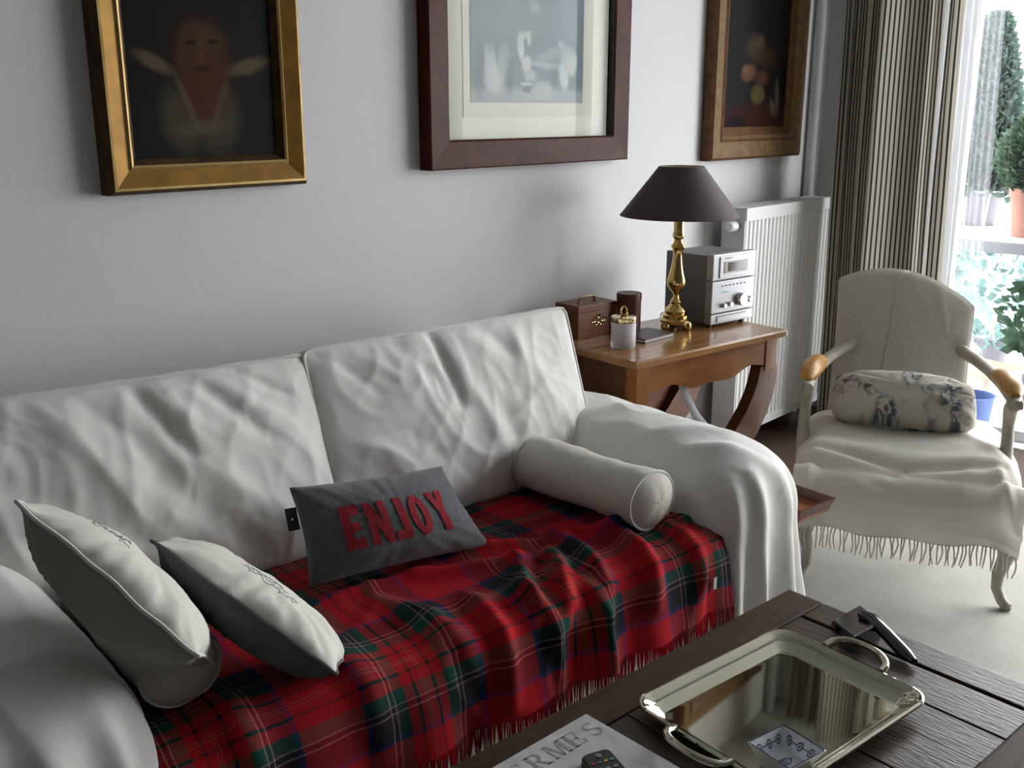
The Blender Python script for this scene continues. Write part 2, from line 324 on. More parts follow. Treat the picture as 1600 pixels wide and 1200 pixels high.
def frosted():
    m = bpy.data.materials.new('frosted_glass'); m.use_nodes = True; b = m.node_tree.nodes['Principled BSDF']
    b.inputs['Base Color'].default_value = (0.95, 0.94, 0.95, 1); b.inputs['Roughness'].default_value = 0.38; b.inputs['Transmission Weight'].default_value = 0.6
    return m
M['frost'] = frosted()
def tartan():
    m = bpy.data.materials.new('red_tartan_wool'); m.use_nodes = True; nt = m.node_tree; N = nt.nodes; L = nt.links; b = N['Principled BSDF']
    R, K, G, B, W, Y = (0.38, 0.008, 0.014), (0.014, 0.014, 0.018), (0.010, 0.060, 0.045), (0.016, 0.02, 0.10), (0.25, 0.19, 0.18), (0.27, 0.12, 0.06)
    D = (0.045, 0.006, 0.010)
    half = [(R, 12.5), (B, 2.2), (K, 7.5), (D, 1.0), (W, 0.45), (K, 2.0), (W, 0.45), (G, 4.8), (R, 4.0), (K, 1.0), (R, 2.8), (Y, 0.5), (R, 0.4)]
    sett = half + half[::-1]; tot = sum(w for _, w in sett)
    uv = N.new('ShaderNodeUVMap'); uv.uv_map = 'UVMap'
    nz = N.new('ShaderNodeTexNoise'); nz.inputs['Scale'].default_value = 60.0; L.new(uv.outputs['UV'], nz.inputs['Vector'])
    sb = N.new('ShaderNodeVectorMath'); sb.operation = 'SUBTRACT'; sb.inputs[1].default_value = (.5, .5, .5); L.new(nz.outputs['Color'], sb.inputs[0])
    sc = N.new('ShaderNodeVectorMath'); sc.operation = 'SCALE'; sc.inputs['Scale'].default_value = 0.003; L.new(sb.outputs['Vector'], sc.inputs[0])
    ad = N.new('ShaderNodeVectorMath'); ad.operation = 'ADD'; L.new(uv.outputs['UV'], ad.inputs[0]); L.new(sc.outputs['Vector'], ad.inputs[1])
    sp = N.new('ShaderNodeSeparateXYZ'); L.new(ad.outputs['Vector'], sp.inputs['Vector']); cols = []
    for ax, off in (('X', 0.905), ('Y', 0.19)):
        d = N.new('ShaderNodeMath'); d.operation = 'MULTIPLY_ADD'; d.inputs[1].default_value = 1 / 0.42; d.inputs[2].default_value = off; L.new(sp.outputs[ax], d.inputs[0])
        f = N.new('ShaderNodeMath'); f.operation = 'FRACT'; L.new(d.outputs['Value'], f.inputs[0])
        r = N.new('ShaderNodeValToRGB'); cr = r.color_ramp; cr.interpolation = 'CONSTANT'; x = 0.0
        for i, (c, w) in enumerate(sett):
            e = cr.elements[i] if i < 2 else cr.elements.new(min(0.9999, x / tot))
            e.position = min(0.9999, x / tot); e.color = (*c, 1); x += w
        L.new(f.outputs['Value'], r.inputs['Fac']); cols.append(r.outputs['Color'])
    mx = N.new('ShaderNodeMix'); mx.data_type = 'RGBA'; mx.inputs[0].default_value = 0.5; L.new(cols[0], mx.inputs[6]); L.new(cols[1], mx.inputs[7])
    L.new(mx.outputs[2], b.inputs['Base Color']); b.inputs['Roughness'].default_value = 0.95; b.inputs['Specular IOR Level'].default_value = 0.15
    n2 = N.new('ShaderNodeTexNoise'); n2.inputs['Scale'].default_value = 420.0; L.new(uv.outputs['UV'], n2.inputs['Vector'])
    bp = N.new('ShaderNodeBump'); bp.inputs['Strength'].default_value = 0.5; bp.inputs['Distance'].default_value = 0.003; L.new(n2.outputs['Fac'], bp.inputs['Height']); L.new(bp.outputs['Normal'], b.inputs['Normal'])
    return m
M['tartan'] = tartan()
def ticking():
    m = bpy.data.materials.new('ticking_stripe'); m.use_nodes = True; nt = m.node_tree; N = nt.nodes; L = nt.links; b = N['Principled BSDF']; out = N['Material Output']
    uv = N.new('ShaderNodeUVMap'); uv.uv_map = 'UVMap'; sp = N.new('ShaderNodeSeparateXYZ'); L.new(uv.outputs['UV'], sp.inputs['Vector'])
    d = N.new('ShaderNodeMath'); d.operation = 'MULTIPLY'; d.inputs[1].default_value = 1 / 0.026; L.new(sp.outputs['X'], d.inputs[0])
    f = N.new('ShaderNodeMath'); f.operation = 'FRACT'; L.new(d.outputs['Value'], f.inputs[0])
    r = N.new('ShaderNodeValToRGB'); cr = r.color_ramp; cr.elements[0].position = 0.0; cr.elements[0].color = (0.64, 0.60, 0.50, 1); cr.elements[1].position = 0.55; cr.elements[1].color = (0.64, 0.60, 0.50, 1)
    for p, c in ((0.60, (0.035, 0.035, 0.04)), (0.93, (0.035, 0.035, 0.04)), (0.98, (0.64, 0.60, 0.50))): e = cr.elements.new(p); e.color = (*c, 1)
    L.new(f.outputs['Value'], r.inputs['Fac']); L.new(r.outputs['Color'], b.inputs['Base Color']); b.inputs['Roughness'].default_value = 0.9
    tr = N.new('ShaderNodeBsdfTranslucent'); L.new(r.outputs['Color'], tr.inputs['Color']); mx = N.new('ShaderNodeMixShader'); mx.inputs['Fac'].default_value = 0.14
    L.new(b.outputs['BSDF'], mx.inputs[1]); L.new(tr.outputs['BSDF'], mx.inputs[2]); L.new(mx.outputs['Shader'], out.inputs['Surface'])
    return m
M['ticking'] = ticking()
def sheer_mat():
    m = bpy.data.materials.new('white_voile'); m.use_nodes = True; nt = m.node_tree; N = nt.nodes; L = nt.links; N.remove(N['Principled BSDF']); out = N['Material Output']
    t = N.new('ShaderNodeBsdfTransparent'); a = N.new('ShaderNodeBsdfTranslucent'); a.inputs['Color'].default_value = (0.8, 0.83, 0.87, 1)
    d = N.new('ShaderNodeBsdfDiffuse'); d.inputs['Color'].default_value = (0.8, 0.82, 0.86, 1)
    m1 = N.new('ShaderNodeMixShader'); m1.inputs['Fac'].default_value = 0.5; L.new(a.outputs['BSDF'], m1.inputs[1]); L.new(d.outputs['BSDF'], m1.inputs[2])
    m2 = N.new('ShaderNodeMixShader'); m2.inputs['Fac'].default_value = 0.22; L.new(t.outputs['BSDF'], m2.inputs[1]); L.new(m1.outputs['Shader'], m2.inputs[2]); L.new(m2.outputs['Shader'], out.inputs['Surface'])
    return m
M['sheer'] = sheer_mat()
def toile():
    m = bpy.data.materials.new('toile_print'); m.use_nodes = True; nt = m.node_tree; N = nt.nodes; L = nt.links; b = N['Principled BSDF']; b.inputs['Roughness'].default_value = 0.9
    uv = N.new('ShaderNodeUVMap'); uv.uv_map = 'UVMap'
    a = N.new('ShaderNodeTexNoise'); a.inputs['Scale'].default_value = 9.0; a.inputs['Detail'].default_value = 2.0; L.new(uv.outputs['UV'], a.inputs['Vector'])
    c = N.new('ShaderNodeTexNoise'); c.inputs['Scale'].default_value = 42.0; c.inputs['Detail'].default_value = 5.0; c.inputs['Distortion'].default_value = 1.2; L.new(uv.outputs['UV'], c.inputs['Vector'])
    r1 = N.new('ShaderNodeMapRange'); r1.inputs['From Min'].default_value = 0.47; r1.inputs['From Max'].default_value = 0.56; L.new(a.outputs['Fac'], r1.inputs['Value'])
    r2 = N.new('ShaderNodeMapRange'); r2.inputs['From Min'].default_value = 0.44; r2.inputs['From Max'].default_value = 0.56; L.new(c.outputs['Fac'], r2.inputs['Value'])
    mu = N.new('ShaderNodeMath'); mu.operation = 'MULTIPLY'; L.new(r1.outputs['Result'], mu.inputs[0]); L.new(r2.outputs['Result'], mu.inputs[1])
    mx = N.new('ShaderNodeMix'); mx.data_type = 'RGBA'; mx.inputs[6].default_value = (0.50, 0.47, 0.40, 1); mx.inputs[7].default_value = (0.09, 0.10, 0.13, 1); L.new(mu.outputs['Value'], mx.inputs[0]); L.new(mx.outputs[2], b.inputs['Base Color'])
    return m
M['toile'] = toile()

# ------------------------------------------------------------------ the room
def struct(name, mb, m, label, parent=None, **k):
    o = mb.build(name, m, parent, **k); o['label'] = label; o['kind'] = 'structure'; return o
struct('floor', MB().box(X0, WX, Y0, WY, -0.1, 0.0), M['floor'], 'dark brown wooden floor along the walls')
struct('wall_back', MB().box(X0, WX + 0.25, WY, WY + 0.2, -0.1, ZC), M['wall'], 'pale grey painted wall behind the sofa')
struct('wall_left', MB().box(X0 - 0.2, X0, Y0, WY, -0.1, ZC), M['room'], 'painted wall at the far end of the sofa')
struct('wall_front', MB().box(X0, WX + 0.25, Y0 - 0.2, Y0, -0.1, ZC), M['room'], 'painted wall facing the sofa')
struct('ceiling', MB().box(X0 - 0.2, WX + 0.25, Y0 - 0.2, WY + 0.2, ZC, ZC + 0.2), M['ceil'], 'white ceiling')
wr = MB()
wr.box(WX, WX + 0.25, WIN_Y1, WY, -0.1, ZC); wr.box(WX, WX + 0.25, Y0, WIN_Y0, -0.1, ZC)
wr.box(WX, WX + 0.25, WIN_Y0, WIN_Y1, -0.1, WIN_Z0); wr.box(WX, WX + 0.25, WIN_Y0, WIN_Y1, WIN_Z1, ZC)
struct('wall_right', wr, M['wall'], 'painted wall around the tall window')
win = thing('window_1', 'tall white framed window opening on the balcony', None, (WX + 0.1, 0, 0)); win['kind'] = 'structure'
f = MB(); yy0, yy1 = WIN_Y0, WIN_Y1
f.box(0, .06, yy0, yy1, WIN_Z0, WIN_Z0 + .05); f.box(0, .06, yy0, yy1, WIN_Z1 - .07, WIN_Z1)
for y in (yy0, -.45, .65, yy1 - .07): f.box(0, .06, y, y + .07, WIN_Z0, WIN_Z1)
f.build('window_frame', M['white_frame'], win, smooth=False)
for a, b_ in ((yy0 + .07, -.45), (-.38, .65), (.72, yy1 - .07)):
    MB().add([(.028, a, WIN_Z0 + .04), (.028, b_, WIN_Z0 + .04), (.028, b_, WIN_Z1 - .06), (.028, a, WIN_Z1 - .06)], [(0, 1, 2, 3)]).build('pane', M['wglass'], win, smooth=False)
struct('baseboard_back', MB().box(X0, WX, WY - 0.015, WY, 0, 0.09), M['floor'], 'dark baseboard along the sofa wall')
rug = MB(); rug.loops([rrect(4.5, 2.95, .03, 0.0), rrect(4.5, 2.95, .03, .010), rrect(4.49, 2.94, .03, .013)])
tag(rug.build('carpet', M['rug'], loc=(1.55, .40, 0), rotz=math.radians(-7)), 'large pale beige carpet spread under the table and armchair', 'carpet')

# ------------------------------------------------------------------ pictures on the wall
def picture(name, label, x0, x1, z0, z1, prof, mats, depth, canvas_mat, tilt=0.0):
    """prof: cross-section [(inset, height)] from the outer edge inwards; one mat per segment"""
    cx = (x0 + x1) / 2; t = thing(name, label, 'picture', (cx, WY - .004, z0))
    w = x1 - x0; h = z1 - z0
    def corner(k, ins, ht):
        sx = (-1, 1, 1, -1)[k]; sz = (0, 0, 1, 1)[k]
        return (sx * (w / 2 - ins), -ht, (ins if sz == 0 else h - ins))
    for k in range(4):
        k2 = (k + 1) % 4; mb = MB()
        for s in range(len(prof) - 1):
            a, b = prof[s], prof[s + 1]; n = 14; vs = []
            for i in range(n + 1):
                q = i / n
                for (ins, ht) in (a, b):
                    p0 = Vector(corner(k, ins, ht)); p1 = Vector(corner(k2, ins, ht)); p = p0.lerp(p1, q)
                    p.y += 0.0009 * N3(p.x * 40, p.z * 40, s); vs.append(p)
            mb.add(vs, [(2 * i, 2 * i + 2, 2 * i + 3, 2 * i + 1) for i in range(n)], s)
        mb.build('moulding', mats, t, smooth=math.radians(30))
    ins = prof[-1][0]; a = w / 2 - ins
    c = MB(); c.add([(-a, -depth, ins), (a, -depth, ins), (a, -depth, h - ins), (-a, -depth, h - ins)], [(0, 1, 2, 3)], 0, [(-a, ins), (a, ins), (a, h - ins), (-a, h - ins)])
    c.add([(-a, 0, ins), (a, 0, ins), (a, 0, h - ins), (-a, 0, h - ins)], [(3, 2, 1, 0)])
    co = c.build('canvas', canvas_mat, t, smooth=False)
    return t, co
PW = WY - 0.045
def bl(x, z0c, cx):   # pixel -> picture local metres
    p = at_y(x[0], x[1], PW); return (p.x - cx, p.z - z0c)
def blobs(lst, cx, z0, gain=1.0):
    out = []
    for (px, py, rx, ry, rot, col, soft, st) in lst:
        a = bl((px, py), z0, cx); b = bl((px + rx, py), z0, cx); c = bl((px, py - ry), z0, cx)
        out.append((a[0], a[1], abs(b[0] - a[0]), abs(c[1] - a[1]), rot, tuple(k * gain for k in col), soft, st))
    return out
# 1: dark portrait in a gilt frame
a = at_y(172, 306, PW); b = at_y(481, 288, PW); x0, x1, z0 = a.x, b.x, (a.z + b.z) / 2; cx = (x0 + x1) / 2
skin, cloth, dk = (0.085, 0.036, 0.016), (0.10, 0.088, 0.06), (0.010, 0.008, 0.008)
port = blobs([(318, 120, 95, 150, 0, (0.022, 0.016, 0.012), .7, .6), (320, 190, 62, 42, 0, (0.045, 0.038, 0.027), .6, .7), (290, 190, 26, 52, 14, cloth, .5, .6), (352, 190, 26, 52, -14, cloth, .5, .6),
    (323, 95, 42, 62, 0, skin, .35, .9), (327, 150, 34, 42, 0, (0.10, 0.030, 0.016), .4, .8), (320, 200, 40, 10, 4, (0.12, 0.10, 0.055), .6, .8), (322, 60, 30, 22, 0, (0.10, 0.052, 0.025), .6, .6),
    (246, 96, 30, 11, -24, (0.14, 0.11, 0.065), .5, .9), (396, 103, 30, 11, 14, (0.15, 0.115, 0.065), .5, .9), (305, 65, 8, 4, 0, dk, .6, .9), (339, 65, 8, 4, 0, dk, .6, .9), (323, 88, 6, 12, 0, (0.13, 0.06, 0.03), .6, .6), (322, 108, 13, 4, 0, dk, .7, .6),
    (300, 160, 5, 45, 22, (0.15, 0.13, 0.09), .6, .5), (350, 165, 5, 45, -22, (0.13, 0.11, 0.07), .6, .5)], cx, z0, .6)
picture('portrait_painting', 'dark old portrait in a gilt frame, hanging left of the engraving', x0, x1, z0, z0 + .72,
        [(0, 0), (0, .035), (.010, .050), (.016, .050), (.055, .036), (.061, .041), (.067, .038), (.080, .022)],
        [M['gold_dark'], M['gold_dark'], M['gold_line'], M['gold'], M['gold_line'], M['gold_line'], M['gold_dark']], .02, blob_mat('portrait_paint', (0.010, 0.008, 0.008), port, .45, .004))
# 2: engraving under glass
a = at_y(671, 268, PW); b = at_y(978, 248, PW); x0, x1, z0 = a.x, b.x, (a.z + b.z) / 2; cx = (x0 + x1) / 2
fw = .088
t2, _ = picture('framed_engraving', 'grey engraving in a cream mat and glossy mahogany frame under glass', x0, x1, z0, z0 + .84,
        [(0, 0), (0, .048), (.004, .050), (fw - .006, .044), (fw, .040), (fw, .012)], [M['mahog'], M['mahog'], M['mahog'], M['mahog'], M['black']], .012, M['matboard'])
def rect_local(pa, pb, top, y):
    A = bl(pa, z0, cx); B = bl(pb, z0, cx); q = (A[1] + B[1]) / 2
    return [(A[0], y, q), (B[0], y, q), (B[0], y, top), (A[0], y, top)]
r = rect_local((734, 186), (934, 180), .70, -.014); MB().add(r, [(0, 1, 2, 3)]).build('paper_sheet', M['paper'], t2, smooth=False)
r = rect_local((745, 161), (919, 160), .66, -.0155)
fg, lt = (0.36, 0.375, 0.37), (0.46, 0.47, 0.45); gd = (0.145, 0.175, 0.195)
eng = blobs([(790, 150, 60, 14, 0, (.36, .37, .36), .6, .6), (880, 152, 60, 12, 0, (.34, .36, .36), .6, .7), (775, 92, 9, 24, 8, fg, .35, .8), (782, 122, 14, 22, 0, lt, .4, .8), (772, 110, 9, 20, -20, fg, .5, .7), (797, 95, 10, 26, -6, (.30, .32, .33), .4, .7), (776, 76, 5, 6, 0, (.25, .25, .26), .5, .7),
    (823, 72, 5, 22, 6, lt, .35, .9), (828, 55, 10, 5, 20, lt, .5, .8), (836, 60, 3, 10, -8, lt, .5, .8), (832, 100, 7, 14, -10, lt, .4, .8), (838, 118, 9, 9, 0, fg, .5, .8), (862, 102, 22, 5, -4, (.33, .36, .36), .6, .7), (868, 86, 24, 8, 16, (.27, .30, .32), .7, .6),
    (895, 85, 9, 16, 14, fg, .4, .8), (902, 98, 8, 20, -4, lt, .4, .8), (890, 118, 7, 22, 10, lt, .4, .8), (886, 70, 5, 6, 0, fg, .5, .8), (856, 140, 16, 14, 0, (.38, .39, .38), .5, .7), (832, 131, 9, 3, 0, (.44, .44, .42), .3, .7), (832, 140, 7, 5, 0, (.10, .12, .13), .4, .7),
    (800, 25, 40, 40, 0, (.19, .22, .23), .8, .6), (845, 10, 8, 10, 0, (.26, .29, .30), .6, .7), (900, 30, 16, 60, 0, (.20, .235, .26), .6, .7), (806, 118, 6, 30, 0, (.09, .11, .13), .6, .6), (758, 110, 8, 40, 0, (.11, .135, .15), .6, .6), (875, 120, 6, 16, 0, (.10, .12, .13), .6, .6)], cx, z0)
MB().add(r, [(0, 1, 2, 3)], 0, [(p[0], p[2]) for p in r]).build('engraving_print', blob_mat('engraving_ink', gd, eng, .8, .005, base2=(.17, .20, .215)), t2, smooth=False)
gx = (x1 - x0) / 2 - fw + .002
MB().add([(-gx, -.026, fw - .002), (gx, -.026, fw - .002), (gx, -.026, .84 - fw + .002), (-gx, -.026, .84 - fw + .002)], [(0, 1, 2, 3)]).build('glass_pane', M['glass'], t2, smooth=False)
# 3: still life in a worn wooden frame
a = at_y(1107, 252, PW); b = at_y(1248, 243, PW); x0, x1, z0 = a.x, b.x, (a.z + b.z) / 2; cx = (x0 + x1) / 2
still = blobs([(1160, 120, 20, 200, 0, (.030, .030, .034), .7, .8), (1190, 190, 55, 28, 0, (.055, .022, .016), .4, .9), (1187, 75, 13, 20, 0, (.085, .065, .040), .6, .9), (1203, 90, 14, 14, 0, (.060, .030, .020), .5, .9), (1176, 114, 11, 13, 10, (.17, .085, .055), .35, .95), (1172, 108, 5, 6, 0, (.24, .14, .09), .6, .8),
    (1196, 122, 10, 11, 0, (.10, .045, .03), .4, .9), (1190, 148, 10, 15, 0, (.115, .10, .04), .35, .95), (1220, 150, 3, 26, 6, (.16, .14, .11), .5, .8), (1213, 168, 3, 14, 32, (.17, .15, .12), .5, .8), (1155, 192, 14, 10, 0, (.014, .012, .016), .5, .9), (1196, 64, 5, 8, 0, (.10, .075, .04), .6, .8)], cx, z0, .7)
picture('still_life_painting', 'dark fruit still life in a worn wooden frame above the radiator', x0, x1, z0, z0 + .98,
        [(0, 0), (0, .040), (.012, .052), (.075, .044), (.085, .050), (.100, .040), (.135, .024)],
        [M['frame_wood'], M['frame_wood'], M['frame_pale'], M['frame_wood'], M['frame_pale'], M['frame_wood']], .022, blob_mat('still_life_paint', (0.010, 0.008, 0.008), still, .4, .006))

# ------------------------------------------------------------------ radiator and pipe
RY = WY - .17
ra = at_y(1168, 326, RY); rb = at_y(1303, 307, RY); rz1 = 1.105 if False else (ra.z + rb.z) / 2; rx0, rx1 = ra.x, rb.x; rz0 = .085; rw = rx1 - rx0
rad = thing('radiator', 'white ribbed panel radiator mounted on the wall beneath the still life', 'radiator', (rx0, WY, 0))
nf = 24; mb = MB(); top, bot = rz1 - .055, rz0 + .04
def rib(u, v):
    ph = u * nf % 1.0; d = .007 * (1 if .22 < ph < .78 else 0 if (ph < .1 or ph > .9) else (ph - .1) / .12 if ph < .5 else (.9 - ph) / .12)
    return (rw * u, -(WY - RY) + .010 - d, bot + (top - bot) * v)
mb.grid(nf * 10, 1, rib); mb.build('ribbed_panel', M['rad'], rad, smooth=math.radians(20))
dd = WY - RY
for za, zb_ in ((top, rz1), (rz0, bot)): MB().box(0, rw, -dd, -dd + .012, za, zb_).build('edge_strip', M['rad'], rad, smooth=False, bevel=.003)
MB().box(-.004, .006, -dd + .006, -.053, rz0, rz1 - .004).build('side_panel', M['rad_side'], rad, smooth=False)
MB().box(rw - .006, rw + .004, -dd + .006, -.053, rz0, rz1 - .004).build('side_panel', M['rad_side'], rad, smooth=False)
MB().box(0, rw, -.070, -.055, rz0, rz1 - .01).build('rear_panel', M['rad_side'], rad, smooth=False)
g = MB(); 
for yv in (-dd + .012, -dd + .05, -dd + .09, -.062): g.box(0, rw, yv, yv + .008, rz1 - .006, rz1)
for i in range(31): g.box(rw * i / 31, rw * i / 31 + .014, -dd + .01, -.053, rz1 - .006, rz1 - .001)
g.build('top_grille', M['rad'], rad, smooth=False)
v = MB(); v.lathe([(.018, 0), (.022, .01), (.022, .045), (.017, .055)], 16, (0, 0, 0)); vo = v.build('valve_knob', M['rad'], rad); vo.location = (-.012, -dd + .045, rz1 - .075); vo.rotation_euler = (0, -PI / 2, 0)
pp = at_y(1281, 150, WY - .05)
p = MB(); p.tube([(0, 0, 0), (0, 0, ZC)], .026, 14); tag(p.build('heating_pipe', M['pipe'], loc=(pp.x, WY - .026, 0)), 'grey painted vertical heating pipe in the corner behind the curtain', 'pipe')

# ------------------------------------------------------------------ curtains
def curtain(name, m, y0, y1, x, folds, amp, z0, z1, flare=0.0, seed=0, lean=0.0, bulge=0.0, ns=260, nz=46):
    mb = MB(); L = [0.0]; base = []
    def fold(t, zz):
        k = 1 - zz
        ph = t * folds * 2 * PI + seed + 0.6 * N3(t * 3, zz * 1.2, seed)
        a = amp * (.55 + .45 * N3(t * 4 + 9, zz * 1.5, seed + 2) + .35 * k)
        s = math.sin(ph); s = math.copysign(abs(s) ** .75, s)
        yy = y0 + (y1 - y0) * t + flare * (t - .5) * k + lean * k + .014 * N3(t * 6, zz * 2, seed + 5)
        return x + a * s + bulge * math.exp(-((t - .62) / .10) ** 2) * math.exp(-((zz - .55) / .28) ** 2), yy
    for i in range(ns): 
        a = fold(i / ns, .5); b = fold((i + 1) / ns, .5); L.append(L[-1] + math.hypot(a[0] - b[0], a[1] - b[1]))
    def fn(u, v): fx, fy = fold(u, v); return (fx, fy, z0 + (z1 - z0) * v)
    mb.grid(ns, nz, fn, uvfn=lambda u, v: (L[round(u * ns)], v * (z1 - z0)))
    return mb.build(name, m, smooth=True)
CX = 4.56
def path_curtain(name, m, pts, z0, z1, seed, lean, nseg=10, nz=50):
    P = [Vector(p) for p in pts]; C = []
    for i in range(len(P) - 1):
        a, b, c, d = P[max(0, i - 1)], P[i], P[i + 1], P[min(len(P) - 1, i + 2)]
        for k in range(nseg):
            t = k / nseg; C.append(.5 * ((2 * b) + (c - a) * t + (2 * a - 5 * b + 4 * c - d) * t * t + (3 * b - a - 3 * c + d) * t ** 3))
    C.append(P[-1]); L = [0.0]
    for i in range(len(C) - 1): L.append(L[-1] + (C[i + 1] - C[i]).length)
    n = len(C) - 1; cx_ = sum(p.x for p in C) / len(C)
    def fn(u, v):
        p = C[round(u * n)]; k = 1 - v; g = .80 + .30 * k + .22 * N3(u * 5, v * 2.2, seed)
        return (cx_ + (p.x - cx_) * g + .012 * N3(u * 7, v * 2, seed + 3), p.y + lean * k + .016 * N3(u * 6, v * 1.8, seed + 6), z0 + (z1 - z0) * v)
    mb = MB(); mb.grid(n, nz, fn, uvfn=lambda u, v: (L[round(u * n)], v)); return mb.build(name, m, smooth=True)
yr = at_x(1470, 0, CX).y
tag(path_curtain('curtain', M['ticking'], [(4.50, 2.145), (4.56, 2.135), (4.50, 2.11), (4.59, 2.10), (4.52, 2.075), (4.60, 2.065), (4.51, 2.025), (4.60, 2.01), (4.50, 1.97), (4.58, 1.955), (4.44, 1.945), (4.38, 1.925), (4.42, 1.885), (4.56, 1.815), (4.61, 1.795), (4.54, 1.78), (4.52, 1.755), (4.60, 1.735), (4.57, 1.722)], .03, 2.50, 1.0, -.045), 'gathered grey and beige ticking stripe curtain next to the corner pipe', 'curtain')
ya = at_x(1476, 0, CX).y; yb = at_x(1508, 0, CX).y
tag(curtain('curtain', M['ticking'], ya, yb, CX - .01, 1.2, .022, .03, 2.50, .0, 2.4, -.05, 0, 70), 'narrow striped curtain leading edge hanging beside the window view', 'curtain')
tag(curtain('curtain', M['ticking'], -1.10, -1.60, CX, 6.0, .05, .03, 2.50, .02, 4.0), 'gathered striped curtain at the far side of the window', 'curtain')
tag(curtain('sheer_curtain', M['sheer'], yr + .10, at_x(1552, 150, CX + .10).y, CX + .11, 13, .016, .05, 2.50, 0, .5, -.04, 0, 260), 'translucent white voile curtain hanging behind the striped curtain', 'curtain')

# ------------------------------------------------------------------ sofa
SO = Vector((1.40, 1.705, 0)); SA = math.radians(-7.0)
def s2w(p): c, s = math.cos(SA), math.sin(SA); return Vector((SO.x + c * p[0] - s * p[1], SO.y + s * p[0] + c * p[1], p[2]))
def w2s(P): d = P - SO; c, s = math.cos(SA), math.sin(SA); return Vector((c * d.x + s * d.y, -s * d.x + c * d.y, P.z))
def sz(x, y, z): return w2s(at_z(x, y, z))
sofa = thing('sofa', 'white slipcovered two seat sofa with rolled arms against the wall', 'sofa', SO, SA)
def draped(name, cx, cy, a, b, ztop, h, zb, seed, strokes, nth=320, power=2.3, fold=.030, period=.095):
    mb = MB(); nt, nsk = 36, 44; z0 = ztop - h
    def foot(th):
        c, s = math.cos(th), math.sin(th); m_ = 20 if s > 0 else 7; lo_, hi_ = 0.0, a + b
        for _ in range(36):
            r = (lo_ + hi_) / 2
            if abs(c * r / a) ** power + abs(s * r / b) ** m_ < 1: lo_ = r
            else: hi_ = r
        return Vector((c * lo_, s * lo_))
    raw = [foot(2 * PI * i / 2000) for i in range(2001)]; al = [0.0]
    for i in range(2000): al.append(al[-1] + (raw[i + 1] - raw[i]).length)
    P = []; k = 0
    for i in range(nth):
        t = al[-1] * i / nth
        while al[k + 1] < t: k += 1
        P.append((raw[k].lerp(raw[k + 1], (t - al[k]) / (al[k + 1] - al[k])), t))
    def foldoff(i, k2):
        fp, arc = P[i]; d = P[(i + 1) % nth][0] - P[i - 1][0]; nrm = Vector((d.y, -d.x)).normalized()
        fr_ = max(0.0, -nrm.y) ** .7; side = min(1, max(0, .5 - fp.y / b * .8))
        amp = fold * (.30 + .70 * math.sin(PI / 2 * k2) ** 1.3) * (.10 * (1 - side) + .35 * side + .75 * fr_); wob = .55 * N3(arc * 5, k2 * .7, seed)
        s = math.sin(arc / period * 2 * PI + seed + wob * 2.2 * k2 + 1.5 * N3(arc * 7, 0, seed + 5)); s = abs(s) ** 1.2 if s > 0 else s * .7
        return nrm, amp * s + .055 * k2 ** 1.6 * (.15 + .85 * side) + .006 * N3(arc * 8, k2 * 3, seed) * min(1, k2 * 6)
    rows = []
    for j in range(nt + nsk + 1):
        row = []
        for i in range(nth):
            fp, arc = P[i]; d = P[(i + 1) % nth][0] - P[i - 1][0]; nrm = Vector((d.y, -d.x)).normalized()
            if j <= nt:
                q = math.sin(j / nt * PI / 2); x, y = fp.x * q, fp.y * q
                val = max(0.0, 1 - (abs(x) / a) ** power - (abs(y) / b) ** (20 if y > 0 else 7)); z = z0 + h * val ** .5
                w = .009 * ridge(x * 5 + y * 3 + seed, y * 3.4 - x * 4, seed) + .004 * N3(x * 9, y * 9, seed) + crease((x, y), strokes)
                z += (w - .004) * min(1, val * 3)
                kk = max(0, q - .80) / .20; off = foldoff(i, 0.0)[1] * kk * kk * (3 - 2 * kk)
                x += nrm.x * off; y += nrm.y * off
            else:
                k2 = (j - nt) / nsk; z = z0 + (zb - z0) * k2; off = foldoff(i, k2)[1]
                x, y = fp.x + nrm.x * off, fp.y + nrm.y * off
            row.append((cx + x, cy + y, z))
        rows.append(row)
    mb.loops(rows, cap0=False, cap1=False); return mb.build(name, M['cotton'], sofa, smooth=True, merge=True)
draped('arm', .935, .015, .200, .460, .645, .20, .015, 3.0, [(-.15, -.05, .12, -.30, .03, .010), (-.14, .18, .15, .02, .03, .009), (-.12, -.22, .02, -.40, .025, .010), (-.17, .30, .12, .16, .03, .007)])
draped('arm', -.900, .010, .232, .470, .660, .20, .015, 8.0, [(.10, -.28, -.15, -.36, .025, .016), (.16, -.12, -.10, -.20, .04, .008), (-.05, -.33, -.16, -.43, .03, .02)], power=2.8)
sb = MB(); lo = [rrect(1.56, .76, .05, z, 5, 0, -.02) for z in (.02, .40)] + [rrect(1.55, .75, .05, .435, 5, 0, -.02), rrect(1.50, .70, .05, .455, 5, 0, -.02)]
sb.loops(lo); sb.build('seat', M['cotton'], sofa, smooth=True)
bk = MB(); bk.loops([rrect(1.92, .12, .05, z, 5, 0, .385) for z in (.02, .80)] + [rrect(1.90, .10, .045, .85, 5, 0, .385), rrect(1.84, .05, .02, .87, 5, 0, .385)])
bk.build('back', M['cotton'], sofa, smooth=True)
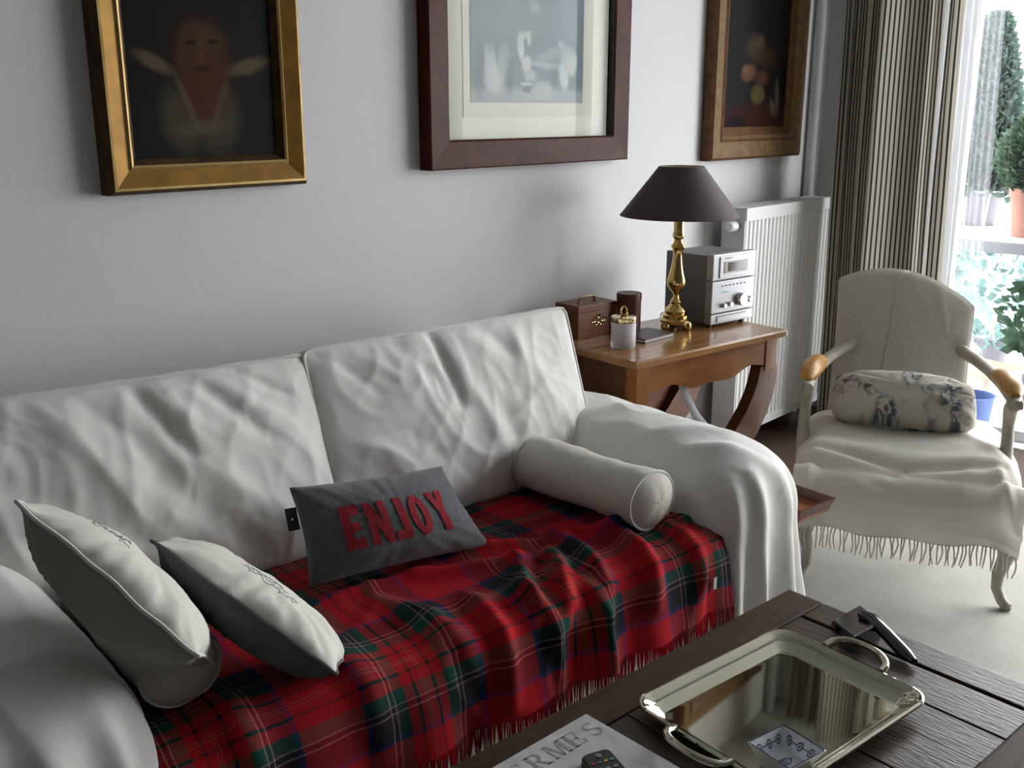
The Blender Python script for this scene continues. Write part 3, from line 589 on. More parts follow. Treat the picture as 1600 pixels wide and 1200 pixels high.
def back_cushion(xa, xb, zb, zt, strokes, seed, bulge=.075, sag=0.0, rk=1.0):
    """boxed cushion leaning back; front face from (y=.15,z=zb) to (y=.30,z=zt)"""
    n, m_ = 110, 84; th = .15; mb = MB(); lean = Vector((0, .165, zt - zb)).normalized(); up = lean; out = Vector((0, -lean.z, lean.y))
    W_, H_ = xb - xa, math.hypot(.165, zt - zb)
    def base(s, t):
        s2 = s * (1 - .006 * (1 - t * t)); t2 = t * (1 - .006 * (1 - s * s))
        e = 34.0; k = (abs(s) ** e + abs(t) ** e) ** (1 / e); kk = max(abs(s), abs(t)); f = kk / k if k > 0 else 1
        s2 *= f; t2 *= f
        x = (xa + xb) / 2 + s2 * W_ / 2; q = (t2 + 1) / 2
        p = Vector((x, .150, zb)) + up * (H_ * q); p.z -= sag * (xb - x) / W_ * q; return p
    def disp(u, v):
        s, t = 2 * u - 1, 2 * v - 1; e = ((1 - abs(s) ** 2.6) * (1 - abs(t) ** 2.6)); e = max(0, e)
        x, y = u * W_, v * H_; ed = min(1, e * 3.5)
        w = .008 * rk * (ridge(x * 3.1 + y * 2.6 + seed, y * 1.5 - x * 2.2, seed, 5) - .45) + .005 * (ridge(x * 7.5 - y * 3.2, y * 3.6 + x * 2, seed + 4, 4) - .45) + .003 * (ridge(x * 13 + y * 5, y * 7 - x * 3, seed + 9, 3) - .5)
        w += .50 * crease((u, v), strokes)
        return bulge * e ** .6 * (1.08 - .25 * v) + w * (.25 + .75 * ed)
    def fr(u, v): p = base(2 * u - 1, 2 * v - 1); return p + out * disp(u, v)
    def bkf(u, v): p = base(2 * u - 1, 2 * v - 1); e = max(0, (1 - abs(2 * u - 1) ** 2.6) * (1 - abs(2 * v - 1) ** 2.6)); return p - out * (th + .03 * e ** .6)
    mb.grid(n, m_, fr); mb.grid(24, 20, bkf, flip=True)
    per = [(i / 40, 0) for i in range(40)] + [(1, i / 30) for i in range(30)] + [(1 - i / 40, 1) for i in range(40)] + [(0, 1 - i / 30) for i in range(30)]
    def band(u, v):
        q = per[int(round(u * len(per))) % len(per)]; a = base(2 * q[0] - 1, 2 * q[1] - 1)
        c = Vector(((xa + xb) / 2, a.y, a.z)); bz = .010 * math.sin(PI * v); d = (a - (base(0, 0))).normalized()
        return a - out * (th * v) + d * (bz + .004 * N3(q[0] * 14, q[1] * 14, v * 3 + seed))
    mb.grid(len(per), 5, band, wrapu=True)
    o = mb.build('back_cushion', M['cotton'], sofa, smooth=math.radians(65))
    for dep in (0.0, th):
        pt = MB(); pt.tube([base(2 * u - 1, 2 * v - 1) * 1.0 - out * dep + Vector((0, 0, .003 * N3(u * 12, v * 12, seed + dep))) for u, v in per], .0055, 7, closed=True); pt.build('piping', M['piping'], o)
    return o
back_cushion(-.003, .885, .458, .925, [(.42, .98, .46, .55, .018, -.024), (.455, .98, .50, .60, .03, .012), (.30, .96, .40, .66, .03, -.012), (.62, .97, .72, .70, .03, -.012), (.75, .95, .70, .62, .025, .012), (.52, .62, .60, .12, .03, .014), (.60, .55, .66, .15, .03, -.012), (.85, .62, .55, .35, .03, .010), (.90, .40, .64, .10, .04, -.014), (.95, .45, .75, .2, .03, .012), (.08, .93, .20, .70, .02, -.012), (.15, .95, .26, .78, .025, .008), (.25, .5, .42, .2, .03, -.008), (.12, .45, .30, .12, .04, .008)], 2.0, .058)
back_cushion(-.885, .010, .458, .915, [(.50, .97, .60, .62, .022, -.024), (.54, .97, .66, .58, .03, .012), (.66, .96, .82, .62, .025, -.018), (.70, .97, .88, .66, .03, .012), (.78, .97, .92, .80, .02, -.012), (.38, .95, .52, .60, .03, -.014), (.28, .90, .44, .55, .035, .012), (.60, .60, .84, .18, .045, .018), (.52, .55, .72, .12, .045, -.018), (.40, .60, .62, .12, .05, .014), (.20, .45, .62, .08, .035, .018), (.12, .52, .50, .04, .04, -.014), (.05, .80, .30, .50, .04, -.008)], 6.0, .066, -.02)

# ------------------------------------------------------------------ tartan throw
TX0, TX1 = -.76, .775
prof = [(.175, .462), (.10, .466), (.0, .468), (-.10, .468), (-.20, .468), (-.30, .467), (-.36, .460), (-.395, .440), (-.412, .405), (-.420, .36), (-.424, .31), (-.427, .265)]
cl = [0.0]
for i in range(1, len(prof)): cl.append(cl[-1] + math.hypot(prof[i][0] - prof[i - 1][0], prof[i][1] - prof[i - 1][1]))
def prof_at(s):
    for i in range(1, len(cl)):
        if s <= cl[i] or i == len(cl) - 1:
            k = (s - cl[i - 1]) / (cl[i] - cl[i - 1]); a, b = prof[i - 1], prof[i]
            t = Vector((b[0] - a[0], b[1] - a[1])).normalized(); a0 = prof[max(0, i - 2)]
            b1 = prof[min(len(prof) - 1, i + 1)]; t1 = Vector((b[0] - a0[0], b[1] - a0[1])).normalized(); t2 = Vector((b1[0] - a[0], b1[1] - a[1])).normalized(); tt = t1.lerp(t2, k)
            nn = Vector((tt.y, -tt.x)); nn = nn if nn.y > 0 or nn.x < -.3 else -nn; return Vector((a[0] + (b[0] - a[0]) * k, a[1] + (b[1] - a[1]) * k)), nn
SL = cl[-1]
TS = [(.02, .30, .30, .42, .022, .020), (.10, .22, .36, .35, .022, .022), (.34, .40, .20, .60, .024, .026), (.42, .33, .33, .62, .026, .028), (.26, .36, .12, .58, .020, .018), (.55, .38, .48, .64, .030, .026), (.66, .44, .64, .74, .030, .022), (.40, .34, .60, .44, .022, .022), (.62, .40, .74, .48, .020, .018), (-.10, .36, -.05, .62, .030, .018), (-.30, .42, -.28, .72, .035, .016), (-.55, .45, -.52, .74, .035, .016), (-.22, .26, .05, .30, .020, .014), (.05, .44, .02, .72, .026, .02), (.15, .50, .18, .76, .022, .018), (.30, .55, .32, .77, .022, .020)]
def throw_x(u, v):
    k = min(1, max(0, (v * SL - .44) / .14)); x0 = -.682 - .045 * k * k * (3 - 2 * k); return x0 + (TX1 - x0) * u
def throw_pt(u, v):
    s = v * SL; x = throw_x(u, v); p, nr = prof_at(s)
    hang = max(0.0, (s - .55) / (SL - .55))
    w = 1.25 * crease((x, s), TS) + .012 * max(0, ridge(x * 4.2 + s * 2.0, s * 3 - x * 1.5, 3.3, 5) - .35) + .004 * N3(x * 9, s * 9, 1.1)
    w += hang * (.016 * math.sin(x * 26 + 2.0 * N3(x * 3, 0, 4)) + .014)
    edge = .010 * N3(x * 5, 3.0, 2.0) * hang
    if u > .97: w -= (u - .97) * .25
    q = p + nr * (w + .003)
    return Vector((x + .012 * N3(s * 5, x * 2, 8), q.x, q.y + edge))
tb = MB(); tb.grid(230, 130, throw_pt, uvfn=lambda u, v: (throw_x(u, v), v * SL))
throw = tb.build('tartan_throw', M['tartan'], loc=SO, rotz=SA, smooth=True)
tag(throw, 'red tartan wool throw spread over the sofa seat and hanging over its front', 'blanket')
fr = MB(); nfr = 420
for i in range(nfr):
    u = (i + random.random() * .6) / nfr; p = throw_pt(min(.999, u), 1.0); l = .055 + .012 * random.random(); dx = random.uniform(-.008, .008)
    b0 = len(fr.v); uvx = throw_x(u, 1.0)
    fr.tube([p + Vector((0, 0, .004)), p + Vector((dx * .4, -.003 * random.random(), -l * .5)), p + Vector((dx, random.uniform(-.004, .002), -l))], [.0024, .0022, .0010], 4)
    for k in range(b0, len(fr.v)): fr.uv[k] = (uvx, SL - .01)
fo = fr.build('fringe', M['tartan'], throw, smooth=True); fo['kind'] = 'stuff'
lp = throw_pt(.955, .885); MB().box(lp.x - .006, lp.x + .006, lp.y - .008, lp.y - .0065, lp.z - .02, lp.z + .012).build('care_label', M['paper'], throw, smooth=False)

# ------------------------------------------------------------------ pillows (quads from corner points in sofa coordinates)
def pillow(name, label, C, thick, mats, seed, n=44, pinch=.07, group=None, bend=0.0, wr=.006, pipe=None, frame=(SO, SA), puff=.55, asym=0.5, rnd=0):
    BL, BR, TR, TL = [Vector(c) for c in C]; nrm = (BR - BL).cross(TL - BL).normalized()
    o0 = (BL + BR + TR + TL) / 4; base = Vector((o0.x, o0.y, min(c.z for c in (BL, BR, TR, TL))))
    def mid(u, v):
        s, t = 2 * u - 1, 2 * v - 1
        s2 = s * (1 - pinch * (1 - t * t)); t2 = t * (1 - pinch * (1 - s * s)); 
        if rnd and max(abs(s), abs(t)) > 0: f_ = max(abs(s), abs(t)) / (abs(s) ** rnd + abs(t) ** rnd) ** (1 / rnd); s2 *= f_; t2 *= f_
        a, b = (s2 + 1) / 2, (t2 + 1) / 2
        p = BL * (1 - a) * (1 - b) + BR * a * (1 - b) + TR * a * b + TL * (1 - a) * b
        return p - base + nrm * (bend * (s * s - .5) + .006 * N3(u * 5, v * 5, seed) * (1 if max(abs(s), abs(t)) > .9 else .6))
    Wd, Ht = (BR - BL).length, (TL - BL).length
    def e(u, v):
        s, t = abs(2 * u - 1), abs(2 * v - 1); return max(0.0, (1 - s ** 2.4) * (1 - t ** 2.4)) ** puff
    def wrk(u, v):
        s, t = 2 * u - 1, 2 * v - 1; r = max(abs(s), abs(t)); k = e(u, v); m = min(1, k * 4)
        ang = math.atan2(t, s)
        return wr * m * ((ridge(math.cos(ang) * 5 + seed, math.sin(ang) * 5, r * 1.2, 3) - .6) * r * 1.6 + .8 * N3(u * 4, v * 4, seed + 3))
    def front(u, v): return mid(u, v) + nrm * (thick * asym * e(u, v) + wrk(u, v))
    def back(u, v): return mid(u, v) - nrm * (thick * (1 - asym) * e(u, v) + wrk(v, u))
    mb = MB(); mb.grid(n, n, front, 0, uvfn=lambda u, v: (u * Wd, v * Ht)); mb.grid(n, n, back, len(mats) - 1, uvfn=lambda u, v: (u * Wd + 1, v * Ht), flip=True)
    c, s = math.cos(frame[1]), math.sin(frame[1]); F = frame[0]
    o = mb.build(name, mats, loc=(F.x + c * base.x - s * base.y, F.y + s * base.x + c * base.y, base.z), rotz=frame[1], smooth=True, merge=True)
    tag(o, label, 'cushion', group)
    if pipe:
        k = 26; per = [(i / k, 0) for i in range(k)] + [(1, i / k) for i in range(k)] + [(1 - i / k, 1) for i in range(k)] + [(0, 1 - i / k) for i in range(k)]
        pt = MB(); pt.tube([mid(u, v) for u, v in per], .0035, 6, closed=True); pt.build('seam_piping', pipe, o)
    return o, front, nrm
def qgrid(mb, fn, q, n=6, off=0.0, mi=0):
    """bilinear quad q of 4 (x,y) points pushed through fn(x,y)"""
    def g(u, v):
        x = q[0][0] * (1 - u) * (1 - v) + q[1][0] * u * (1 - v) + q[2][0] * u * v + q[3][0] * (1 - u) * v
        y = q[0][1] * (1 - u) * (1 - v) + q[1][1] * u * (1 - v) + q[2][1] * u * v + q[3][1] * (1 - u) * v
        return fn(x, y)
    mb.grid(n, n, g, mi)
def R4(x0, y0, x1, y1): return [(x0, y0), (x1, y0), (x1, y1), (x0, y1)]
def arcband(cx, cy, ro, ri, a0, a1, n=8, sy=1.0):
    out = []
    for i in range(n):
        A, B = math.radians(a0 + (a1 - a0) * i / n), math.radians(a0 + (a1 - a0) * (i + 1) / n)
        out.append([(cx + ro[0] * math.cos(A), cy + ro[1] * math.sin(A)), (cx + ro[0] * math.cos(B), cy + ro[1] * math.sin(B)), (cx + ri[0] * math.cos(B), cy + ri[1] * math.sin(B)), (cx + ri[0] * math.cos(A), cy + ri[1] * math.sin(A))])
    return out
BLOCK = {'E': [R4(0, 0, .36, 1), R4(.36, .76, .80, 1), R4(.36, .40, .70, .60), R4(.36, 0, .80, .24)],
         'N': [R4(0, 0, .32, 1), R4(.62, 0, .94, 1), [(.32, .50), (.62, 0), (.62, .50), (.32, 1)]],
         'J': [R4(.34, .22, .70, 1), R4(.0, 0, .62, .22), [(.62, 0), (.70, .10), (.70, .22), (.62, .22)]],
         'O': arcband(.44, .5, (.44, .5), (.13, .30), 0, 360, 24),
         'Y': [[(.0, 1), (.36, .42), (.58, .42), (.36, 1)], [(.56, 1), (.38, .42), (.62, .42), (.92, 1)], R4(.30, 0, .66, .44)]}
# grey felt pillow ENJOY
BLp, BRp = sz(483, 918, .485), sz(768, 852, .485); TLp, TRp = sz(452, 762, .69), sz(690, 728, .65)
enj, efront, en = pillow('felt_pillow', 'dark grey felt pillow with red lettering leaning on the sofa back', [BLp, BRp, TRp, TLp], .13, [M['felt']], 5.0, pinch=.05, wr=.004, asym=.62)
lt_ = MB(); x = .18; step = .140
for ch in 'ENJOY':
    for q in BLOCK[ch]:
        qgrid(lt_, lambda a, b, x=x: efront(x + a * .132, .27 + b * .46) + en * .003, q, 4)
    x += step if ch != 'J' else .117
lt_.build('lettering', M['felt_red'], enj, smooth=True)
tp = efront(0.0, .80); td = (BLp - BRp).normalized()
tq = MB(); 
tq.add([tp, tp + td * .026, tp + td * .026 + (BLp - TLp).normalized() * .05, tp + (BLp - TLp).normalized() * .05], [(0, 1, 2, 3)]); tgo = tq.build('side_tag', M['black_tag'], enj, smooth=False)
sm = tgo.modifiers.new('thickness', 'SOLIDIFY'); sm.thickness = .002
sn = MB(); sn.lathe([(.0035, 0), (.003, .003), (.001, .0045)], 10, tp + td * .013 + (BLp - TLp).normalized() * .026 + en * .001); sn.build('snap_button', M['chrome'], tgo)
# two leaning pillows at the left end: near edge from pixel, far edge by direction
def lean_pillow(name, label, ptop, ztop, pbot, zbot, Wdir, size, thick, mats, seed, pipe, asym):
    A, B = sz(*ptop, ztop), sz(*pbot, zbot); E_ = (B - A); Wv = Vector(Wdir); Wv = (Wv - E_.normalized() * Wv.dot(E_.normalized())).normalized() * size
    return pillow(name, label, [A, B, B + Wv, A + Wv], thick, mats, seed, pipe=pipe, asym=asym, pinch=.06, wr=.008)
pa, fa, na = lean_pillow('cream_pillow', 'cream pillow with faint print leaning on the sofa arm over a bolster', (25, 783), .925, (310, 1026), .705, (.30, .92, -.40), .31, .135, [M['pillow_cream'], M['pillow_taupe']], 11.0, M['piping'], .45)
pb, fb, nb = lean_pillow('two_tone_pillow', 'white pillow with dark grey back and small script, beside the bolster', (236, 845), .785, (526, 1055), .57, (.45, .84, -.36), .28, .13, [M['pillow_cream'], M['pillow_dark']], 17.0, M['pillow_dark'], .42)
def scribble(front, nrm, parent, x0, y0, w, h, lines, seed, rad=.0006):
    rnd = random.Random(seed); mb = MB()
    for l in range(lines):
        pts = []; n = 46; cx = x0; wl = w * rnd.uniform(.6, 1)
        for i in range(n):
            t = i / (n - 1); X = x0 + wl * t + .012 * math.sin(t * 44 + l); Y = y0 - l * h + h * .42 * math.sin(t * 37 + 2.2 * math.sin(t * 17 + l)) * (.5 + .5 * abs(math.sin(t * 9 + l)))
            pts.append(front(X, Y) + nrm * .0008)
        mb.tube(pts, rad, 4)
    return mb.build('printed_script', M['ink'], parent, smooth=True)
scribble(fb, nb, pb, .34, .42, .34, .07, 3, 1); scribble(fa, na, pa, .22, .34, .22, .07, 2, 5)
# bolsters
def bolster(label, x, y0, y1, z, r, seed, dx=0.0):
    mb = MB(); L_ = y1 - y0
    def fn(u, v):
        a = 2 * PI * u; y = y0 + L_ * v
        w = r * (1 + .03 * math.sin(v * 9 + seed)) + .004 * (ridge(u * 5 * 2, v * 4 + u * 3, seed, 3) - .5)
        return (x + dx * v + w * math.cos(a) * 1.04, y, z + w * math.sin(a) * .97)
    mb.grid(40, 34, fn, wrapu=True)
    for end, yy, sg in ((0, y0, -1), (1, y1, 1)):
        def cap(u, v, end=end, yy=yy, sg=sg):
            a = 2 * PI * u; k = 1 - v; rr = r * (1 + .03 * math.sin(end * 9 + seed)) * k
            pl_ = .004 * N3(math.cos(a) * 2 + seed, math.sin(a) * 2, v) * k * v * 2
            return (x + dx * end + rr * math.cos(a) * 1.04, yy + sg * (.030 * (1 - k * k) + pl_), z + rr * math.sin(a) * .97)
        mb.grid(40, 8, cap, wrapu=True, flip=sg < 0)
    base = Vector((x, (y0 + y1) / 2, z - r)); mb.v = [tuple(Vector(p) - base) for p in mb.v]
    o = mb.build('bolster', M['bolster'], loc=s2w(base), rotz=SA, smooth=math.radians(60)); tag(o, label, 'cushion')
    for end, yy in ((0, y0), (1, y1)):
        rr = r * (1 + .03 * math.sin(end * 9 + seed)); pt = MB(); pt.tube([Vector((x + dx * end + rr * math.cos(a) * 1.045, yy, z + rr * math.sin(a) * .975)) - base for a in [2 * PI * k / 36 for k in range(36)]], .004, 6, closed=True); pt.build('seam_piping', M['piping'], o)
    return o
bolster('cream cotton bolster lying along the sofa arm beside the side table', .628, -.285, .122, .550, .076, 1.0, -.03)
bolster('cream bolster half hidden beneath the two leaning pillows', -.592, -.27, .115, .543, .072, 4.0)

# ------------------------------------------------------------------ coffee table
TK = (2.02, .975, 0); TA = math.radians(-6.2); TZ = .42; TL_, TW_ = 1.45, .68
tbl = thing('coffee_table', 'dark rustic wooden coffee table of framed planks in front of the sofa', 'table', TK, TA)
for y0, y1 in ((-.09, 0), (-TW_, -TW_ + .09)):
    MB().box(-TL_, 0, y0, y1, TZ - .04, TZ).build('rail', M['table'], tbl, smooth=False, bevel=.004)
for x0, x1 in ((-.082, 0), (-TL_, -TL_ + .082)):
    MB().box(x0, x1, -TW_ + .091, -.092, TZ - .04, TZ - .001).build('end_board', M['table_x'], tbl, smooth=False, bevel=.003)
xs = -.095; i = 0
while xs > -TL_ + .10:
    w = min([.115, .10, .125, .108][i % 4], xs + TL_ - .095)
    if w < .02: break
    MB().box(xs - w + .0025, xs, -TW_ + .0915, -.0925, TZ - .035, TZ - .001 - (.0015 if i % 2 else 0)).build('plank', M['table_x'], tbl, smooth=False, bevel=.002); xs -= w; i += 1
ap = MB()
for y0, y1 in ((-.07, -.045), (-TW_ + .045, -TW_ + .07)): MB().box(-TL_ + .06, -.06, y0, y1, TZ - .12, TZ - .04).build('apron', M['table'], tbl, smooth=False)
for x0, x1 in ((-.085, -.06), (-TL_ + .06, -TL_ + .085)): MB().box(x0, x1, -TW_ + .07, -.07, TZ - .12, TZ - .04).build('apron', M['table_x'], tbl, smooth=False)
for x in (-.10, -TL_ + .03):
    for y in (-.11, -TW_ + .03): MB().box(x, x + .07, y, y + .07, .013, TZ - .04).build('leg', M['table'], tbl, smooth=False, bevel=.004)
MB().box(-TL_ + .09, -.09, -TW_ + .09, -.09, TZ - .060, TZ - .042).build('underboard', M['table'], tbl, smooth=False)

# serving tray
trc = [at_z(975, 1100, .445), at_z(1215, 980, .445), at_z(1465, 1085, .445)]
ux = (trc[1] - trc[0]); tl = ux.length; ta = math.atan2(ux.y, ux.x); uy = (trc[2] - trc[1]); tw = uy.length
ctr = trc[0] + ux / 2 + uy / 2
tr = thing('serving_tray', 'rectangular silvered metal tray with looped handles on the coffee table', 'tray', (ctr.x, ctr.y, TZ), ta)
pf = [(.050, .0005), (.040, .0005), (.036, .0006), (.032, .003), (.024, .014), (.016, .022), (.011, .0245), (.006, .0285), (.001, .027), (0, .024), (.003, .0215), (.016, .019), (.030, .011), (.042, .0)]
mb = MB(); mb.loops([rrect(tl - 2 * i, tw - 2 * i, max(.012, .045 - i * .6), z, 7) for i, z in pf]); mb.build('tray_body', M['tray'], tr, smooth=math.radians(50))
for s in (-1, 1):
    h = MB(); pts = []
    for k in range(17):
        a = PI * k / 16; pts.append((s * (tl / 2 - .004 + .048 * math.sin(a) ** .6), .062 * math.cos(a) * 1.0, .026 + .012 * math.sin(a)))
    h.tube(pts, [.0065 + .002 * abs(math.cos(PI * k / 16)) for k in range(17)], 10); h.build('handle', M['tray'], tr)
# square porcelain dish
dc = [at_z(*p, .463) for p in ((1166, 1158), (1222, 1130), (1293, 1172))]
dv = dc[1] - dc[0]; dl = (dv.length + (dc[2] - dc[1]).length) / 2; da = math.atan2(dv.y, dv.x); dctr = (dc[0] + dc[2]) / 2
dish = thing('porcelain_dish', 'small square white porcelain dish with blue motifs lying in the tray', 'dish', (dctr.x, dctr.y, TZ + .001), da)
mb = MB(); s_ = dl; mb.loops([rrect(s_ - .034, s_ - .034, .004, 0, 3), rrect(s_ - .030, s_ - .030, .004, .006, 3), rrect(s_, s_, .004, .040, 3), rrect(s_ - .003, s_ - .003, .003, .041, 3), rrect(s_ - .006, s_ - .006, .003, .039, 3), rrect(s_ - .034, s_ - .034, .004, .010, 3)])
mb.build('bowl', M['porcelain'], dish, smooth=math.radians(30))
rim = MB(); rim.tube([(p[0], p[1], .041) for p in rrect(s_ - .004, s_ - .004, .003, 0, 3)], .0011, 5, closed=True); rim.build('blue_rim', M['cobalt'], dish)
mot = MB()
def onwall(k, t, h):   # k side, t along -1..1, h 0..1 up the wall
    ins = .017 * (1 - h) + .003 * h; d = s_ / 2 - ins - .0012; z = .0105 + .0285 * h; w = (s_ / 2 - ins) * t
    return [(w, d, z), (d, -w, z), (-w, -d, z), (-d, w, z)][k]
for k in range(4):
    for t in (-.62, 0, .62):
        qs = arcband(0, 0, (.15, .26), (.11, .18), 0, 360, 14) + arcband(0, 0, (.05, .08), (.0, .0), 0, 360, 8)
        for q in qs: mot.add([onwall(k, t + x, .52 + y) for x, y in q], [(0, 1, 2, 3)])
    for t in (-.31, .31): mot.add([onwall(k, t + x, .52 + y) for x, y in R4(-.16, -.03, .16, .03)], [(0, 1, 2, 3)])
for q in arcband(0, 0, (.013, .009), (.0105, .0068), 0, 360, 20) + arcband(0, .001, (.006, .0045), (.0035, .0025), 20, 330, 10) + [R4(-.018, -.001, -.012, .001), R4(.012, -.001, .018, .001)]: mot.add([(x, y, .0112) for x, y in q], [(0, 1, 2, 3)])
mot.build('blue_motif', M['cobalt'], dish, smooth=False)
# black crumb scoop
q4 = [at_z(1300, 971, TZ + .004), at_z(1344, 946, TZ + .004), at_z(1379, 973, TZ + .034), at_z(1333, 997, TZ + .034)]
sc0 = sum(q4, Vector()) / 4; sc_ = thing('crumb_scoop', 'black plastic crumb scoop with long handle beside the tray', 'scoop', (sc0.x, sc0.y, TZ))
org = Vector((sc0.x, sc0.y, TZ)); top_ = [p - org for p in q4]; mid_ = sum(top_, Vector()) / 4
ins_ = [p.lerp(mid_, .10) + Vector((0, 0, .004)) for p in top_]
mb = MB(); mb.loops([[(p.x, p.y, 0) for p in top_], top_, ins_]); mb.build('blade', M['black_gloss'], sc_, smooth=False, bevel=.0015)
h0 = (top_[1] + top_[2]) / 2 * .35 + mid_ * .65 + Vector((0, 0, .010)); h1 = at_z(1428, 1034, TZ + .012) - org
mb = MB(); mb.tube([h0, h0.lerp(h1, .2) + Vector((0, 0, .010)), h0.lerp(h1, .5) + Vector((0, 0, .006)), h0.lerp(h1, .85), h1], [.010, .0125, .0125, .0125, .007], 14, flat=1.2); mb.build('handle', M['black_gloss'], sc_)
# magazine with printed title, remote control
m0, m1, m2 = at_z(916, 1116, TZ + .012), at_z(770, 1200, TZ + .012), at_z(1050, 1200, TZ + .012)
ma = math.atan2(m0.y - m1.y, m0.x - m1.x)
mag = thing('magazine', 'pale mottled grey magazine with large serif title on the coffee table', 'magazine', (m0.x, m0.y, TZ), ma)
MB().box(-.30, 0, -.38, 0, .0, .0105).build('pages', M['paper'], mag, smooth=False)
MB().box(-.301, .001, -.381, .001, .0105, .012).build('cover', M['mag'], mag, smooth=False)
def serif(x, y, w=.22): return R4(x - w / 2, y, x + w / 2, y + .07)
SER = {'H': [R4(.10, 0, .27, 1), R4(.73, 0, .90, 1), R4(.27, .45, .73, .55), serif(.185, 0, .37), serif(.815, 0, .37), serif(.185, .93, .37), serif(.815, .93, .37)],
       'E': [R4(.12, 0, .30, 1), R4(.02, .92, .82, 1), R4(.30, .46, .66, .55), R4(.02, 0, .86, .08), R4(.75, .74, .82, .92), R4(.79, .08, .86, .28), R4(.60, .36, .66, .65)],
       'R': [R4(.12, 0, .30, 1), R4(.02, .92, .50, 1), R4(.30, .46, .50, .54), serif(.21, 0, .38)] + arcband(.50, .73, (.32, .27), (.14, .19), -90, 90, 10) + [[(.42, .48), (.56, .48), (.90, .0), (.70, .0)], R4(.70, 0, 1.0, .07)],
       'M': [R4(.08, 0, .16, 1), R4(.84, 0, 1.02, 1), [(.16, 1), (.30, 1), (.60, 0), (.50, 0)], [(.50, 0), (.60, .0), (.90, 1), (.78, 1)], serif(.12, 0, .28), serif(.93, 0, .36), R4(0, .93, .2, 1), R4(.84, .93, 1.1, 1)],
       'S': arcband(.45, .735, (.34, .265), (.17, .17), 20, 270, 14) + arcband(.45, .265, (.36, .265), (.18, .17), 90, -160, 14)}
lt2 = MB(); x = -.272
for ch in 'HERMES':
    for q in SER[ch]: lt2.add([(x + a * .040, -.058 + b * .040, .0124) for a, b in q], [(0, 1, 2, 3)])
    x += .0455
lt2.build('title_print', M['magtext'], mag, smooth=False)
r0, r1, r2 = at_z(905, 1180, TZ + .028), at_z(951, 1167, TZ + .028), at_z(979, 1200, TZ + .028)
rv = r1 - r0; rwid = rv.length; ra_ = math.atan2(rv.y, rv.x)
rc = thing('remote_control', 'black remote control with coloured buttons lying on the magazine', 'remote', (r0.x, r0.y, TZ + .012), ra_)
mb = MB(); mb.loops([rrect(rwid, .17, .012, z, 5, rwid / 2, -.085) for z in (0, .012)] + [rrect(rwid - .006, .164, .010, .016, 5, rwid / 2, -.085)]); mb.build('case', M['black'], rc, smooth=math.radians(40))
for i, cn in enumerate(('red', 'green', 'yellow', 'azure')):
    xx = rwid * (.20 + .20 * i); MB().box(xx - .0035, xx + .0035, -.034, -.030, .0155, .0172).build('button', M['btn_' + cn], rc, smooth=False)
for i in range(9):
    xx = rwid * (.25 + .25 * (i % 3)); yy = -.05 - .014 * (i // 3); MB().box(xx - .004, xx + .004, yy - .003, yy + .003, .0155, .0172).build('button', M['btn_grey'], rc, smooth=False)
mb = MB(); mb.lathe([(.0055, .0155), (.0055, .0172), (.004, .0178)], 12, (rwid / 2, -.015, 0)); mb.build('power_button', M['btn_grey'], rc)

# ------------------------------------------------------------------ console table
CO = (2.536, 1.795, 0); CA = math.radians(-8.3); CZ = .73; CL, CD = .785, .44
con = thing('console_table', 'antique fruitwood console table with scalloped apron beside the sofa', 'table', CO, CA)
def c2w(x, y, z): c, s = math.cos(CA), math.sin(CA); return Vector((CO[0] + c * x - s * y, CO[1] + s * x + c * y, z))
mb = MB(); mb.loops([rrect(CL + .0, CD, .006, z, 3, CL / 2, CD / 2) for z in (CZ - .024, CZ - .006)] + [rrect(CL - .010, CD - .010, .006, CZ, 3, CL / 2, CD / 2)]); mb.build('top', M['console_top'], con, smooth=False)
def zlow(x):
    q = (x - .10) / .62
    return .600 - .010 * math.cos(q * 2 * PI * 3) - .018 * math.exp(-((q - .5) / .14) ** 2) + .016 * abs(2 * q - 1) ** 2
po = [(.085, CZ - .024)] + [(.085 + (.70 - .085) * i / 40, zlow(.085 + (.70 - .085) * i / 40)) for i in range(41)] + [(.70, CZ - .024)]
MB().extrude(po, 'y', .03, .05).build('apron', M['console'], con, smooth=math.radians(30))
MB().box(.03, .085, .022, .075, .02, CZ - .024).build('stile', M['console'], con, smooth=False, bevel=.003)
MB().box(.70, .765, .026, .052, .585, CZ - .024).build('corner_block', M['console'], con, smooth=False, bevel=.002)
MB().box(.032, .050, .075, CD - .03, .10, CZ - .024).build('side_panel', M['console_dark'], con, smooth=False)
MB().box(.735, .753, .05, CD - .03, .585, CZ - .024).build('side_panel', M['console_dark'], con, smooth=False)
MB().box(.05, .62, CD - .05, CD - .03, .10, CZ - .03).build('back_panel', M['boxwood'], con, smooth=False)
MB().box(.05, .74, CD - .05, CD - .03, .56, CZ - .03).build('back_rail', M['console_dark'], con, smooth=False)
outer = [(.772, .600), (.776, .55), (.765, .49), (.735, .42), (.685, .35), (.625, .29), (.555, .235), (.48, .20), (.40, .185)]
inner = [(.680, .600), (.668, .55), (.650, .505), (.615, .45), (.565, .395), (.51, .345), (.46, .30), (.43, .27), (.40, .26)]
for yy in (.03, CD - .08):
    MB().extrude(outer + inner[::-1], 'y', yy, yy + .045).build('curved_leg', M['console_dark'], con, smooth=math.radians(30))
    MB().extrude([(.33, .0), (.47, .0), (.44, .19), (.36, .19)], 'y', yy + .004, yy + .041).build('foot_post', M['console_dark'], con, smooth=False)
MB().box(.10, .70, .04, CD - .06, .0, .05).build('plinth', M['console_dark'], con, smooth=False, bevel=.004)
